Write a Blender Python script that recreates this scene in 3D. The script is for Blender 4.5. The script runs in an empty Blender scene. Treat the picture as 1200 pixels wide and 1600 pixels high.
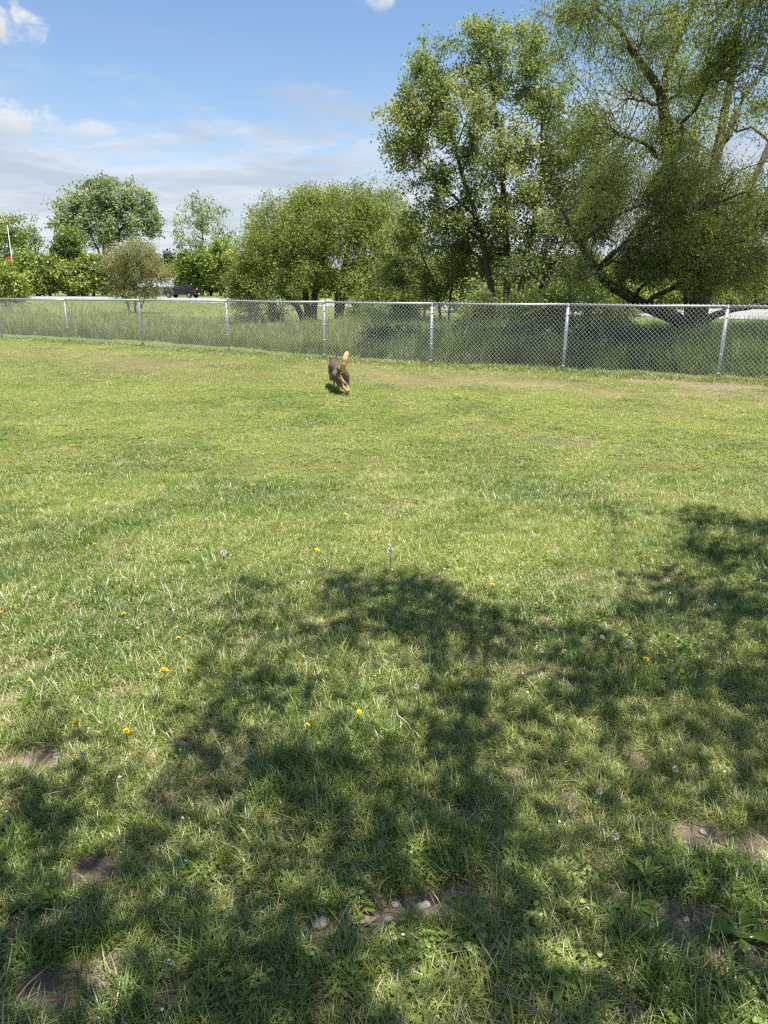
import bpy, math, random
import numpy as np
from mathutils import Vector, Matrix, Euler

# ------------------------------------------------------------------ camera, sky, sun, exposure
sc = bpy.context.scene
COL = sc.collection
CAM_H, PITCH, FPX = 1.5, math.radians(16.2), 1202.0
cam_d = bpy.data.cameras.new('camera')
cam_d.sensor_fit = 'VERTICAL'; cam_d.sensor_height = 24.0; cam_d.sensor_width = 18.0
cam_d.lens = 24.0 * FPX / 1600.0
cam_d.clip_start = 0.05; cam_d.clip_end = 9000.0
cam = bpy.data.objects.new('camera', cam_d); COL.objects.link(cam)
cam.location = (0, 0, CAM_H); cam.rotation_euler = (math.pi / 2 - PITCH, 0, 0)
sc.camera = cam

SUN = Vector((0.20, -0.24, 0.95)).normalized()           # towards the sun: high, behind the viewer
SUN_EL = math.asin(SUN.z)
SUN_AZ = math.atan2(SUN.x, SUN.y)                         # clockwise from +Y
sl = bpy.data.lights.new('sun', 'SUN'); sl.energy = 5.0; sl.angle = math.radians(0.53); sl.color = (1.0, 0.955, 0.88)
so = bpy.data.objects.new('sun', sl); COL.objects.link(so); so.location = SUN * 60
so.rotation_euler = SUN.to_track_quat('Z', 'Y').to_euler()

w = bpy.data.worlds.new('World'); sc.world = w; w.use_nodes = True
nt = w.node_tree; nt.nodes.clear()
def N(t, typ, **kw):
    n = t.nodes.new(typ)
    for k, v in kw.items(): setattr(n, k, v)
    return n
def math_n(t, op, a, b=None, c=None, clamp=False):
    n = N(t, 'ShaderNodeMath', operation=op, use_clamp=clamp)
    for i, v in enumerate((a, b, c)):
        if v is None: continue
        if isinstance(v, (int, float)): n.inputs[i].default_value = v
        else: t.links.new(v, n.inputs[i])
    return n.outputs[0]
def mixc(t, fac, a, b):
    n = N(t, 'ShaderNodeMix', data_type='RGBA'); n.clamp_factor = True
    for sck, v in ((n.inputs['Factor'], fac), (n.inputs[6], a), (n.inputs[7], b)):
        if isinstance(v, (int, float)): sck.default_value = v
        elif isinstance(v, tuple): sck.default_value = (*v, 1) if len(v) == 3 else v
        else: t.links.new(v, sck)
    return n.outputs[2]
def ramp(t, fac, stops, interp='LINEAR'):
    n = N(t, 'ShaderNodeValToRGB'); n.color_ramp.interpolation = interp
    e = n.color_ramp.elements
    while len(e) < len(stops): e.new(0.5)
    for el, (p, c) in zip(e, stops):
        el.position = p; el.color = (*c, 1) if len(c) == 3 else c
    t.links.new(fac, n.inputs[0]); return n.outputs[0]
def smooth(t, v, lo, hi):
    n = N(t, 'ShaderNodeMapRange', interpolation_type='SMOOTHSTEP')
    n.inputs['From Min'].default_value = lo; n.inputs['From Max'].default_value = hi
    t.links.new(v, n.inputs['Value']); return n.outputs[0]
def noise(t, vec, scale, detail=4, rough=0.55, dim='3D', dist=0.0):
    n = N(t, 'ShaderNodeTexNoise', noise_dimensions=dim)
    n.inputs['Scale'].default_value = scale; n.inputs['Detail'].default_value = detail
    n.inputs['Roughness'].default_value = rough; n.inputs['Distortion'].default_value = dist
    if vec is not None: t.links.new(vec, n.inputs['Vector'])
    return n.outputs['Fac']

sky = N(nt, 'ShaderNodeTexSky', sky_type='NISHITA'); sky.sun_disc = False
sky.sun_elevation = SUN_EL; sky.sun_rotation = SUN_AZ; sky.altitude = 200; sky.air_density = 1.0; sky.dust_density = 0.6; sky.ozone_density = 2.2
hs = N(nt, 'ShaderNodeHueSaturation'); hs.inputs['Saturation'].default_value = 1.06; hs.inputs['Value'].default_value = 1.0
nt.links.new(sky.outputs[0], hs.inputs['Color'])
tc = N(nt, 'ShaderNodeTexCoord'); sep = N(nt, 'ShaderNodeSeparateXYZ'); nt.links.new(tc.outputs['Generated'], sep.inputs[0])
X, Y, Z = sep.outputs
zc = math_n(nt, 'MAXIMUM', math_n(nt, 'ADD', Z, 0.05), 0.03)
cmb = N(nt, 'ShaderNodeCombineXYZ')
nt.links.new(math_n(nt, 'DIVIDE', X, zc), cmb.inputs[0]); nt.links.new(math_n(nt, 'DIVIDE', Y, zc), cmb.inputs[1])
cmb.inputs[2].default_value = 3.7
plan = cmb.outputs[0]
# a low bank of broken layer cloud towards the horizon, thin veils higher up
elev_low = smooth(nt, Z, 0.30, 0.06)
n1 = noise(nt, plan, 0.62, 9, 0.62, dist=0.6)
n2 = noise(nt, plan, 2.3, 8, 0.60, dist=0.3)
bank = math_n(nt, 'ADD', math_n(nt, 'MULTIPLY', n1, 0.55), math_n(nt, 'MULTIPLY', n2, 0.45))
thr = math_n(nt, 'SUBTRACT', bank, math_n(nt, 'SUBTRACT', 0.60, math_n(nt, 'MULTIPLY', elev_low, 0.33)))
bank_a = math_n(nt, 'MULTIPLY', smooth(nt, thr, -0.02, 0.20), 0.85)
veil = math_n(nt, 'MULTIPLY', smooth(nt, noise(nt, plan, 0.28, 6, 0.5, dist=1.2), 0.45, 0.8), math_n(nt, 'MULTIPLY', smooth(nt, Z, 0.42, 0.08), 0.75))
# shade of the bank: greyer where the layer is thick
thick = smooth(nt, noise(nt, plan, 1.15, 7, 0.6, dist=0.4), 0.38, 0.66)
bank_c = mixc(nt, thick, (4.5, 4.75, 5.1), (3.15, 3.5, 4.1))
col = mixc(nt, veil, hs.outputs[0], (3.15, 3.65, 4.4))
col = mixc(nt, bank_a, col, bank_c)
# cumulus heaps
az = math_n(nt, 'ARCTAN2', X, Y); el = math_n(nt, 'ARCSINE', Z)
ca = N(nt, 'ShaderNodeCombineXYZ'); nt.links.new(az, ca.inputs[0]); nt.links.new(el, ca.inputs[1])
puffn = noise(nt, ca.outputs[0], 26.0, 8, 0.62, dist=0.35)
def dirpx(px, py):
    u = (px - 600) / FPX; v = (800 - py) / FPX
    d = Vector((u, math.cos(PITCH) + v * math.sin(PITCH), -math.sin(PITCH) + v * math.cos(PITCH))).normalized()
    return math.atan2(d.x, d.y), math.asin(d.z)
for px, py, ra, rb, dens in ((22, 190, 0.062, 0.020, 1.0), (120, 205, 0.06, 0.013, 0.5), (-40, 182, 0.05, 0.026, 1.0), (18, 42, 0.038, 0.026, 0.95), (-30, 30, 0.05, 0.03, 1.0),
                             (582, 2, 0.024, 0.011, 0.75), (230, 215, 0.035, 0.008, 0.35), (585, 228, 0.045, 0.012, 0.35), (-330, 120, 0.12, 0.05, 1), (1700, 150, 0.14, 0.05, 1), (2300, 60, 0.12, 0.06, 1)):
    a0, e0 = dirpx(px, py)
    da = math_n(nt, 'DIVIDE', math_n(nt, 'SUBTRACT', az, a0), ra); de = math_n(nt, 'DIVIDE', math_n(nt, 'SUBTRACT', el, e0), rb)
    r2 = math_n(nt, 'ADD', math_n(nt, 'MULTIPLY', da, da), math_n(nt, 'MULTIPLY', de, de))
    f = math_n(nt, 'SUBTRACT', math_n(nt, 'ADD', math_n(nt, 'MULTIPLY', puffn, 2.3), -0.45), math_n(nt, 'MULTIPLY', r2, 0.55))
    a_ = math_n(nt, 'MULTIPLY', smooth(nt, f, 0.15, 0.85), dens)
    lit = smooth(nt, math_n(nt, 'ADD', de, math_n(nt, 'MULTIPLY', puffn, 1.2)), -0.4, 1.3)
    col = mixc(nt, a_, col, mixc(nt, lit, (3.3, 3.65, 4.3), (5.2, 5.2, 5.2)))
bg = N(nt, 'ShaderNodeBackground'); bg.inputs['Strength'].default_value = 0.080
nt.links.new(col, bg.inputs['Color'])
wo = N(nt, 'ShaderNodeOutputWorld'); nt.links.new(bg.outputs[0], wo.inputs[0])

sc.view_settings.view_transform = 'Standard'; sc.view_settings.look = 'None'
sc.view_settings.exposure = 1.14; sc.view_settings.gamma = 1.0
try: sc.view_settings.use_curve_mapping = False
except Exception: pass
sc.cycles.max_bounces = 4; sc.cycles.transparent_max_bounces = 4; sc.cycles.transmission_bounces = 3; sc.cycles.diffuse_bounces = 2; sc.cycles.use_adaptive_sampling = True; sc.cycles.adaptive_threshold = 0.02; sc.cycles.filter_width = 1.3; sc.cycles.use_denoising = False; w.cycles.sampling_method = 'MANUAL'; w.cycles.sample_map_resolution = 512; sc.cycles.glossy_bounces = 2

# ------------------------------------------------------------------ helpers
RNG = np.random.default_rng(7); random.seed(7)
def at(px, py, Yd):
    """world point on the sight line of photograph pixel (px, py), Yd metres ahead"""
    u = (px - 600) / FPX; v = (800 - py) / FPX
    d = (u, math.cos(PITCH) + v * math.sin(PITCH), -math.sin(PITCH) + v * math.cos(PITCH))
    t = Yd / d[1]
    return np.array([d[0] * t, Yd, CAM_H + d[2] * t])
def gnd(px, py):
    u = (px - 600) / FPX; v = (800 - py) / FPX
    d = (u, math.cos(PITCH) + v * math.sin(PITCH), -math.sin(PITCH) + v * math.cos(PITCH))
    t = -CAM_H / d[2]
    return d[0] * t, d[1] * t
def mscale(Yd): return Yd / FPX * 0.985          # metres per photograph pixel near the horizon

_T = np.random.default_rng(3).random((256, 256))
def vnoise(x, y):
    x = np.asarray(x, float); y = np.asarray(y, float)
    xi = np.floor(x).astype(int); yi = np.floor(y).astype(int)
    fx = x - xi; fy = y - yi; fx = fx * fx * (3 - 2 * fx); fy = fy * fy * (3 - 2 * fy)
    g = lambda a, b: _T[a & 255, b & 255]
    return (g(xi, yi) * (1 - fx) + g(xi + 1, yi) * fx) * (1 - fy) + (g(xi, yi + 1) * (1 - fx) + g(xi + 1, yi + 1) * fx) * fy
def fbm(x, y, o=3):
    s = 0; a = 0.5; tot = 0
    for k in range(o):
        s = s + a * vnoise(x * 2 ** k + 17.3 * k, y * 2 ** k + 9.1 * k); tot += a; a *= 0.5
    return s / tot

def mesh_np(name, V, quads=None, tris=None, mat=None, parent=None, smooth_=False, attrs=None, link=True):
    V = np.asarray(V, np.float32).reshape(-1, 3)
    me = bpy.data.meshes.new(name)
    me.vertices.add(len(V)); me.vertices.foreach_set('co', V.ravel())
    loops = []; starts = []; n = 0
    for arr, k in ((quads, 4), (tris, 3)):
        if arr is None or len(arr) == 0: continue
        arr = np.asarray(arr, np.int32).reshape(-1, k)
        loops.append(arr.ravel()); starts.append(n + np.arange(len(arr), dtype=np.int32) * k); n += arr.size
    if loops:
        loops = np.concatenate(loops); starts = np.concatenate(starts)
        me.loops.add(len(loops)); me.loops.foreach_set('vertex_index', loops)
        me.polygons.add(len(starts)); me.polygons.foreach_set('loop_start', starts)
        if smooth_: me.polygons.foreach_set('use_smooth', np.ones(len(starts), bool))
    for an, (typ, data) in (attrs or {}).items():
        a = me.attributes.new(an, typ, 'POINT')
        key = {'FLOAT': 'value', 'INT': 'value', 'FLOAT_VECTOR': 'vector', 'FLOAT_COLOR': 'color'}[typ]
        a.data.foreach_set(key, np.asarray(data, np.int32 if typ == 'INT' else np.float32).ravel())
    me.update(); me.validate(verbose=False)
    if mat: me.materials.append(mat)
    o = bpy.data.objects.new(name, me)
    if link: COL.objects.link(o)
    if parent is not None: o.parent = parent
    return o
def empty(name, loc, rz=0.0):
    o = bpy.data.objects.new(name, None); COL.objects.link(o); o.location = loc; o.rotation_euler = (0, 0, rz); o.empty_display_size = 0.2
    return o
def tag(o, label=None, cat=None, group=None, kind=None):
    if label: o['label'] = label
    if cat: o['category'] = cat
    if group: o['group'] = group
    if kind: o['kind'] = kind
    return o

class MB:
    """collects shapes for one mesh"""
    def __init__(s): s.v = []; s.f = []
    def add(s, vs, fs):
        b = len(s.v); s.v += [tuple(map(float, p)) for p in vs]; s.f += [tuple(b + i for i in f) for f in fs]
    def box(s, c, d, rot=None):
        c = Vector(c); h = Vector(d) / 2; vs = []
        for z in (-1, 1):
            for y in (-1, 1):
                for x in (-1, 1):
                    p = Vector((x * h.x, y * h.y, z * h.z))
                    if rot is not None: p = rot @ p
                    vs.append(c + p)
        s.add(vs, [(0, 2, 3, 1), (4, 5, 7, 6), (0, 1, 5, 4), (2, 6, 7, 3), (0, 4, 6, 2), (1, 3, 7, 5)])
    def tube(s, pts, rads, n=8, cap=True):
        pts = [Vector(p) for p in pts]; rings = []
        for i, p in enumerate(pts):
            t = (pts[min(i + 1, len(pts) - 1)] - pts[max(i - 1, 0)]).normalized()
            u = t.cross(Vector((0, 0, 1)) if abs(t.z) < 0.9 else Vector((1, 0, 0))).normalized(); v = t.cross(u)
            r = rads[i] if hasattr(rads, '__len__') else rads
            rings.append([p + (u * math.cos(2 * math.pi * k / n) + v * math.sin(2 * math.pi * k / n)) * r for k in range(n)])
        vs = [q for r in rings for q in r]; fs = []
        for i in range(len(pts) - 1):
            for k in range(n): fs.append((i * n + k, i * n + (k + 1) % n, (i + 1) * n + (k + 1) % n, (i + 1) * n + k))
        if cap: fs += [tuple(range(n))[::-1], tuple((len(pts) - 1) * n + k for k in range(n))]
        s.add(vs, fs)
    def ball(s, c, r, nu=10, nv=6, rot=None):
        c = Vector(c); r = Vector(r) if hasattr(r, '__len__') else Vector((r, r, r)); vs = []; fs = []
        for j in range(nv + 1):
            th = math.pi * j / nv
            for i in range(nu):
                ph = 2 * math.pi * i / nu
                p = Vector((r.x * math.sin(th) * math.cos(ph), r.y * math.sin(th) * math.sin(ph), r.z * math.cos(th)))
                if rot is not None: p = rot @ p
                vs.append(c + p)
        for j in range(nv):
            for i in range(nu): fs.append((j * nu + i, (j + 1) * nu + i, (j + 1) * nu + (i + 1) % nu, j * nu + (i + 1) % nu))
        s.add(vs, fs)
    def build(s, name, mat, parent=None, smooth_=False, bevel=0.0):
        me = bpy.data.meshes.new(name); me.from_pydata(s.v, [], s.f); me.update()
        if smooth_: me.polygons.foreach_set('use_smooth', [True] * len(me.polygons))
        me.materials.append(mat); o = bpy.data.objects.new(name, me); COL.objects.link(o)
        if parent is not None: o.parent = parent
        if bevel:
            b = o.modifiers.new('bevel', 'BEVEL'); b.width = bevel; b.segments = 2; b.limit_method = 'ANGLE'
        return o

# ------------------------------------------------------------------ materials
def new_mat(name):
    m = bpy.data.materials.new(name); m.use_nodes = True; m.node_tree.nodes.clear(); return m, m.node_tree
def out(t, sh):
    o = N(t, 'ShaderNodeOutputMaterial'); t.links.new(sh, o.inputs[0])
def principled(t, color, rough=0.6, metal=0.0, spec=0.4, bump=None):
    p = N(t, 'ShaderNodeBsdfPrincipled')
    if isinstance(color, tuple): p.inputs['Base Color'].default_value = (*color, 1)
    else: t.links.new(color, p.inputs['Base Color'])
    if isinstance(rough, (int, float)): p.inputs['Roughness'].default_value = rough
    else: t.links.new(rough, p.inputs['Roughness'])
    p.inputs['Metallic'].default_value = metal; p.inputs['Specular IOR Level'].default_value = spec
    if bump is not None:
        b = N(t, 'ShaderNodeBump'); b.inputs['Strength'].default_value = bump[1]; b.inputs['Distance'].default_value = bump[2]
        t.links.new(bump[0], b.inputs['Height']); t.links.new(b.outputs[0], p.inputs['Normal'])
    return p.outputs[0]
def simple(name, color, rough=0.5, metal=0.0, spec=0.4, var=0.25, scale=8.0):
    m, t = new_mat(name)
    g = N(t, 'ShaderNodeTexCoord').outputs['Object']
    n = noise(t, g, scale, 4)
    lo = tuple(c * (1 - var) for c in color); hi = tuple(min(1, c * (1 + var)) for c in color)
    out(t, principled(t, mixc(t, n, lo, hi), rough, metal, spec)); return m
def leaf_mat(name, stops, trans=0.38, gloss=0.05, rough=0.5, instancer=False):
    """foliage: colour from the leaf's own tint, part of the light passes through"""
    m, t = new_mat(name)
    a = N(t, 'ShaderNodeAttribute', attribute_name='tint')
    c = ramp(t, a.outputs['Fac'], stops)
    d = N(t, 'ShaderNodeBsdfDiffuse'); t.links.new(c, d.inputs[0])
    tr = N(t, 'ShaderNodeBsdfTranslucent')
    g2 = N(t, 'ShaderNodeMix', data_type='RGBA', blend_type='MULTIPLY'); g2.inputs[0].default_value = 1
    t.links.new(c, g2.inputs[6]); g2.inputs[7].default_value = (1.12, 1.12, 0.68, 1); t.links.new(g2.outputs[2], tr.inputs[0])
    mx = N(t, 'ShaderNodeMixShader'); mx.inputs[0].default_value = trans
    t.links.new(d.outputs[0], mx.inputs[1]); t.links.new(tr.outputs[0], mx.inputs[2])
    gl = N(t, 'ShaderNodeBsdfGlossy'); gl.inputs['Roughness'].default_value = rough; gl.inputs[0].default_value = (0.9, 0.95, 1.0, 1)
    m2 = N(t, 'ShaderNodeMixShader'); m2.inputs[0].default_value = gloss
    t.links.new(mx.outputs[0], m2.inputs[1]); t.links.new(gl.outputs[0], m2.inputs[2])
    out(t, m2.outputs[0]); return m
def grass_mat(name, green, straw, dry_bias=0.0, trans=0.38):
    """blade colour: tuft tint (instance) and blade value (mesh) pick between greens and straw"""
    m, t = new_mat(name)
    ti = N(t, 'ShaderNodeAttribute', attribute_name='tint', attribute_type='INSTANCER').outputs['Fac']
    dr = N(t, 'ShaderNodeAttribute', attribute_name='dry', attribute_type='INSTANCER').outputs['Fac']
    bl = N(t, 'ShaderNodeAttribute', attribute_name='blade').outputs['Fac']
    v = math_n(t, 'ADD', math_n(t, 'MULTIPLY', ti, 0.62), math_n(t, 'MULTIPLY', bl, 0.38), clamp=True)
    c = ramp(t, v, green)
    isdry = smooth(t, math_n(t, 'ADD', math_n(t, 'MULTIPLY', dr, 1.05), math_n(t, 'ADD', bl, dry_bias)), 0.98, 1.10)
    c = mixc(t, isdry, c, mixc(t, math_n(t, 'FRACT', math_n(t, 'MULTIPLY', bl, 17.0)), straw[0], straw[1]))
    d = N(t, 'ShaderNodeBsdfDiffuse'); t.links.new(c, d.inputs[0])
    tr = N(t, 'ShaderNodeBsdfTranslucent')
    g2 = N(t, 'ShaderNodeMix', data_type='RGBA', blend_type='MULTIPLY'); g2.inputs[0].default_value = 1
    t.links.new(c, g2.inputs[6]); g2.inputs[7].default_value = (1.2, 1.2, 0.6, 1); t.links.new(g2.outputs[2], tr.inputs[0])
    mx = N(t, 'ShaderNodeMixShader'); mx.inputs[0].default_value = trans
    t.links.new(d.outputs[0], mx.inputs[1]); t.links.new(tr.outputs[0], mx.inputs[2])
    gl = N(t, 'ShaderNodeBsdfGlossy'); gl.inputs['Roughness'].default_value = 0.42
    m2 = N(t, 'ShaderNodeMixShader'); m2.inputs[0].default_value = 0.055
    t.links.new(mx.outputs[0], m2.inputs[1]); t.links.new(gl.outputs[0], m2.inputs[2])
    out(t, m2.outputs[0]); return m

M = {}
M['galv'] = simple('galvanised_steel', (0.42, 0.44, 0.45), 0.42, 0.55, 0.5, 0.12, 14)
M['wire'] = simple('galvanised_wire', (0.66, 0.68, 0.68), 0.5, 0.1, 0.5, 0.15, 9)
M['bark'] = None
def bark_mat(name, a, b):
    m, t = new_mat(name)
    g = N(t, 'ShaderNodeTexCoord').outputs['Object']
    mp = N(t, 'ShaderNodeMapping'); mp.inputs['Scale'].default_value = (1, 1, 0.22); t.links.new(g, mp.inputs[0])
    n = noise(t, mp.outputs[0], 16, 6, 0.65); n2 = noise(t, g, 2.2, 3)
    c = mixc(t, math_n(t, 'ADD', math_n(t, 'MULTIPLY', n, 0.75), math_n(t, 'MULTIPLY', n2, 0.25)), a, b)
    out(t, principled(t, c, 0.9, 0, 0.15, (n, 0.9, 0.03))); return m
M['bark'] = bark_mat('rough_bark', (0.035, 0.027, 0.020), (0.17, 0.14, 0.105))
M['bark_pale'] = bark_mat('grey_bark', (0.07, 0.06, 0.05), (0.24, 0.21, 0.17))

# ------------------------------------------------------------------ ground layout
FP = [(-17.4, 27.2), (-14.6, 25.75), (-11.8, 24.3), (-9.1, 22.75), (-6.42, 20.9), (-3.68, 18.55), (-1.27, 16.75),
      (0.93, 15.45), (3.27, 14.25), (5.56, 12.95), (8.1, 11.55), (10.7, 10.15)]
fx_, fy_ = np.array(FP).T
def fence_y(x): return np.interp(x, np.r_[-400, fx_, 400], np.r_[27.2 + 0.5 * 382.6, fy_, 10.15 - 0.53 * 389.3])
# road centre line
RC = [(-420, 300), (-240, 235), (-140, 188), (-80, 153), (-40, 126), (-12, 97), (8, 71), (24, 50), (43, 29), (70, 4), (120, -40), (220, -120)]
# bare patches: px, py, half width px, half height px, strength
DIRT = [(58, 1188, 40, 14, 1.0), (20, 1190, 30, 10, .8), (140, 1350, 30, 16, .9), (245, 1338, 18, 10, .7), (95, 1535, 62, 34, 1), (150, 1495, 40, 20, .8), (270, 1545, 26, 26, .9),
        (590, 1432, 36, 22, 1), (650, 1402, 62, 18, 1.1), (715, 1378, 40, 12, .9), (490, 1452, 32, 22, 1), (1140, 1308, 70, 15, 1.1), (1080, 1290, 34, 16, .8), (1190, 1308, 40, 12, .9),
        (1085, 1425, 36, 26, .9), (1120, 1470, 60, 22, 1), (1190, 1475, 34, 30, 1), (985, 1575, 40, 28, .9), (1000, 1180, 16, 18, .6), (808, 1198, 18, 14, .7),
        (725, 1272, 22, 12, .7), (505, 1550, 14, 22, .7), (250, 955 - 0, 20, 8, .4), (175, 1085, 34, 14, .5), (350, 960, 18, 8, .4), (475, 975, 18, 8, .6), (525, 895, 24, 6, .36),
        (505, 942, 16, 6, .4), (858, 968, 16, 10, .6), (620, 790, 40, 8, .35), (900, 692, 50, 7, .4), (560, 830, 60, 8, .3), (640, 1000, 26, 10, .3), (945, 980, 20, 10, .5), (540, 1325, 16, 8, .6),
        (870, 1330, 22, 9, .4), (365, 1420, 20, 12, .5), (30, 1440, 30, 14, .4), (430, 1375, 18, 9, .4), (760, 1560, 20, 18, .5),
        (240, 571, 66, 5, .42), (160, 563, 60, 4, .36), (90, 556, 80, 5, .25), (700, 600, 110, 8, .36), (860, 608, 110, 7, .34), (1150, 615, 70, 7, .4), (1000, 640, 60, 6, .3), (1130, 604, 60, 4, 1.0), (1040, 596, 60, 3, .9)]
_D = []
for px, py, rx, ry, s in DIRT:
    cx, cy = gnd(px, py); x1, _ = gnd(px + rx, py); _, ya = gnd(px, py - ry); _, yb = gnd(px, py + ry)
    k_ = 1.15 if py > 1000 else 1.05
    _D.append((cx, cy, abs(x1 - cx) * k_, abs(ya - yb) / 2 * k_, s))
def dirt(x, y):
    x = np.asarray(x, float); y = np.asarray(y, float); m = np.zeros_like(x)
    nz = fbm(x * 5.5, y * 5.5, 3)
    for cx, cy, rx, ry, s in _D:
        d2 = ((x - cx) / rx) ** 2 + ((y - cy) / ry) ** 2
        m = np.maximum(m, s * np.clip(1.55 - d2 * 0.75 - (nz - 0.5) * 2.2, 0, 1) * (d2 < 5))
    # thin, scuffed places between tufts
    g = fbm(x * 1.9 + 40, y * 1.9 + 11, 3)
    near = np.clip((7.0 - y) / 5, 0, 1)
    m = np.maximum(m, np.clip((g - 0.60) * 6, 0, 0.48) * near)
    return np.clip(m, 0, 1)
def worn(x, y):
    """dry strip worn along the fence"""
    x = np.asarray(x, float); y = np.asarray(y, float)
    d = fence_y(x) - y
    band = np.exp(-((d - 2.3) / 1.1) ** 2) * np.clip((x + 1.2) / 1.5, 0, 1)
    band = np.maximum(band, 0.55 * np.exp(-((d - 3.2) / 1.0) ** 2) * np.clip((-x - 2.5) / 2, 0, 1))
    return np.clip(band * np.clip(2.6 * fbm(x * 1.3 + 5, y * 2.2, 3) - .75, 0, 1) * .8, 0, 1)
def hgt(x, y):
    x = np.asarray(x, float); y = np.asarray(y, float)
    k = np.exp(-np.clip(y - 6, 0, None) / 6) * np.exp(-(np.abs(x) / 9) ** 4)
    h = (fbm(x * 0.55 + 3, y * 0.55 + 8, 2) - 0.5) * 0.07 + (fbm(x * 2.3, y * 2.3, 3) - 0.5) * 0.05 * k
    return h * np.clip(1 - (np.hypot(x, y) - 40) / 30, 0, 1) - 0.016 * dirt(x, y) * k

def axis(lo, hi, fine_lo, fine_hi, step, grow=1.13):
    a = list(np.arange(fine_lo, fine_hi, step)); s = step; v = fine_lo; L = []
    while v > lo: s *= grow; v -= s; L.append(max(v, lo))
    s = step; v = a[-1]; Rr = []
    while v < hi: s *= grow; v += s; Rr.append(min(v, hi))
    return np.array(L[::-1] + a + Rr)
gx = axis(-4000, 4000, -3.2, 3.2, 0.038); gy = axis(-300, 6000, 0.6, 6.6, 0.038)
GX, GY = np.meshgrid(gx, gy); GZ = hgt(GX, GY)
nx, ny = len(gx), len(gy)
idx = np.arange(nx * ny).reshape(ny, nx)
Q = np.stack([idx[:-1, :-1], idx[:-1, 1:], idx[1:, 1:], idx[1:, :-1]], -1).reshape(-1, 4)
DM = dirt(GX, GY); WM = worn(GX, GY)
m, t = new_mat('turf_ground')
g = N(t, 'ShaderNodeTexCoord').outputs['Object']
ad = N(t, 'ShaderNodeAttribute', attribute_name='dirt').outputs['Fac']; aw = N(t, 'ShaderNodeAttribute', attribute_name='worn').outputs['Fac']
nA = noise(t, g, 3.0, 6, 0.6); nB = noise(t, g, 55.0, 5, 0.65); nC = noise(t, g, 0.12, 5, 0.6); nD = noise(t, g, 18.0, 5, 0.7)
soil = mixc(t, nD, (0.100, 0.074, 0.054), (0.27, 0.21, 0.148))
soil = mixc(t, smooth(t, nB, 0.60, 0.75), soil, (0.32, 0.25, 0.18))
mossy = mixc(t, nD, (0.085, 0.080, 0.034), (0.160, 0.145, 0.062))
field = mixc(t, nC, (0.115, 0.155, 0.040), (0.185, 0.225, 0.060))
field = mixc(t, math_n(t, 'MULTIPLY', nA, 0.5), field, (0.085, 0.10, 0.030))
pos = N(t, 'ShaderNodeSeparateXYZ'); t.links.new(g, pos.inputs[0])
far = smooth(t, pos.outputs[1], 14, 30)
base = mixc(t, far, mossy, field)
base = mixc(t, math_n(t, 'MULTIPLY', aw, 0.6), base, (0.27, 0.205, 0.115))
dm = smooth(t, math_n(t, 'ADD', ad, math_n(t, 'MULTIPLY', math_n(t, 'SUBTRACT', nD, 0.5), 0.5)), 0.25, 0.6)
c = mixc(t, dm, base, soil)
hb = math_n(t, 'ADD', nB, math_n(t, 'MULTIPLY', nD, 1.5))
out(t, principled(t, c, 0.95, 0, 0.1, (hb, 0.8, 0.012)))
M['ground'] = m
lawn = mesh_np('lawn', np.stack([GX, GY, GZ], -1), quads=Q, mat=M['ground'], smooth_=True, attrs={'dirt': ('FLOAT', DM), 'worn': ('FLOAT', WM)})
tag(lawn, 'short mown lawn with bare worn patches reaching to the fence', 'ground', kind='structure')

# road: one paved strip with painted lines, pale worn asphalt
def strip(name, pts, w0, w1, z, mat, kind='structure', n=160):
    P_ = np.array(pts, float); d = np.r_[0, np.cumsum(np.hypot(*np.diff(P_, axis=0).T))]
    s = np.linspace(0, d[-1], n)
    def cr(a):   # smoothed interpolation
        y = np.interp(s, d, a); k = np.ones(9) / 9; yp = np.pad(y, 4, mode='edge'); return np.convolve(yp, k, 'valid')
    x = cr(P_[:, 0]); y = cr(P_[:, 1]); tx = np.gradient(x); ty = np.gradient(y); L = np.hypot(tx, ty); nxx, nyy = -ty / L, tx / L
    V = np.concatenate([np.stack([x + nxx * w0, y + nyy * w0, np.full(n, z)], -1), np.stack([x + nxx * w1, y + nyy * w1, np.full(n, z)], -1)])
    i = np.arange(n - 1); q = np.stack([i, i + 1, i + 1 + n, i + n], -1)
    return mesh_np(name, V, quads=q, mat=mat)
m, t = new_mat('worn_asphalt')
g = N(t, 'ShaderNodeTexCoord').outputs['Object']
n = noise(t, g, 0.35, 5, 0.6); n2 = noise(t, g, 6.0, 4)
out(t, principled(t, mixc(t, math_n(t, 'MULTIPLY', math_n(t, 'ADD', n, n2), 0.5), (0.19, 0.187, 0.18), (0.32, 0.312, 0.296)), 0.85, 0, 0.3))
M['asphalt'] = m
M['paint'] = simple('road_paint', (0.72, 0.72, 0.70), 0.7, 0, 0.3, 0.15, 2)
M['paint_y'] = simple('yellow_road_paint', (0.62, 0.46, 0.08), 0.7, 0, 0.3, 0.15, 2)
tag(strip('road', RC, -12, 12, 0.03, M['asphalt']), 'wide pale paved road curving behind the meadow', 'road', kind='structure')
for wa in (-10.3, 10.1): tag(strip('road_edge_line', RC, wa, wa + 0.16, 0.034, M['paint']), 'white painted edge line on the pale road', 'road marking', 'painted road lines', kind='structure')
for wa in (-0.3, 0.14): tag(strip('road_centre_line', RC, wa, wa + 0.16, 0.034, M['paint_y']), 'double yellow centre line on the pale road', 'road marking', 'painted centre lines', kind='structure')

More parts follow.
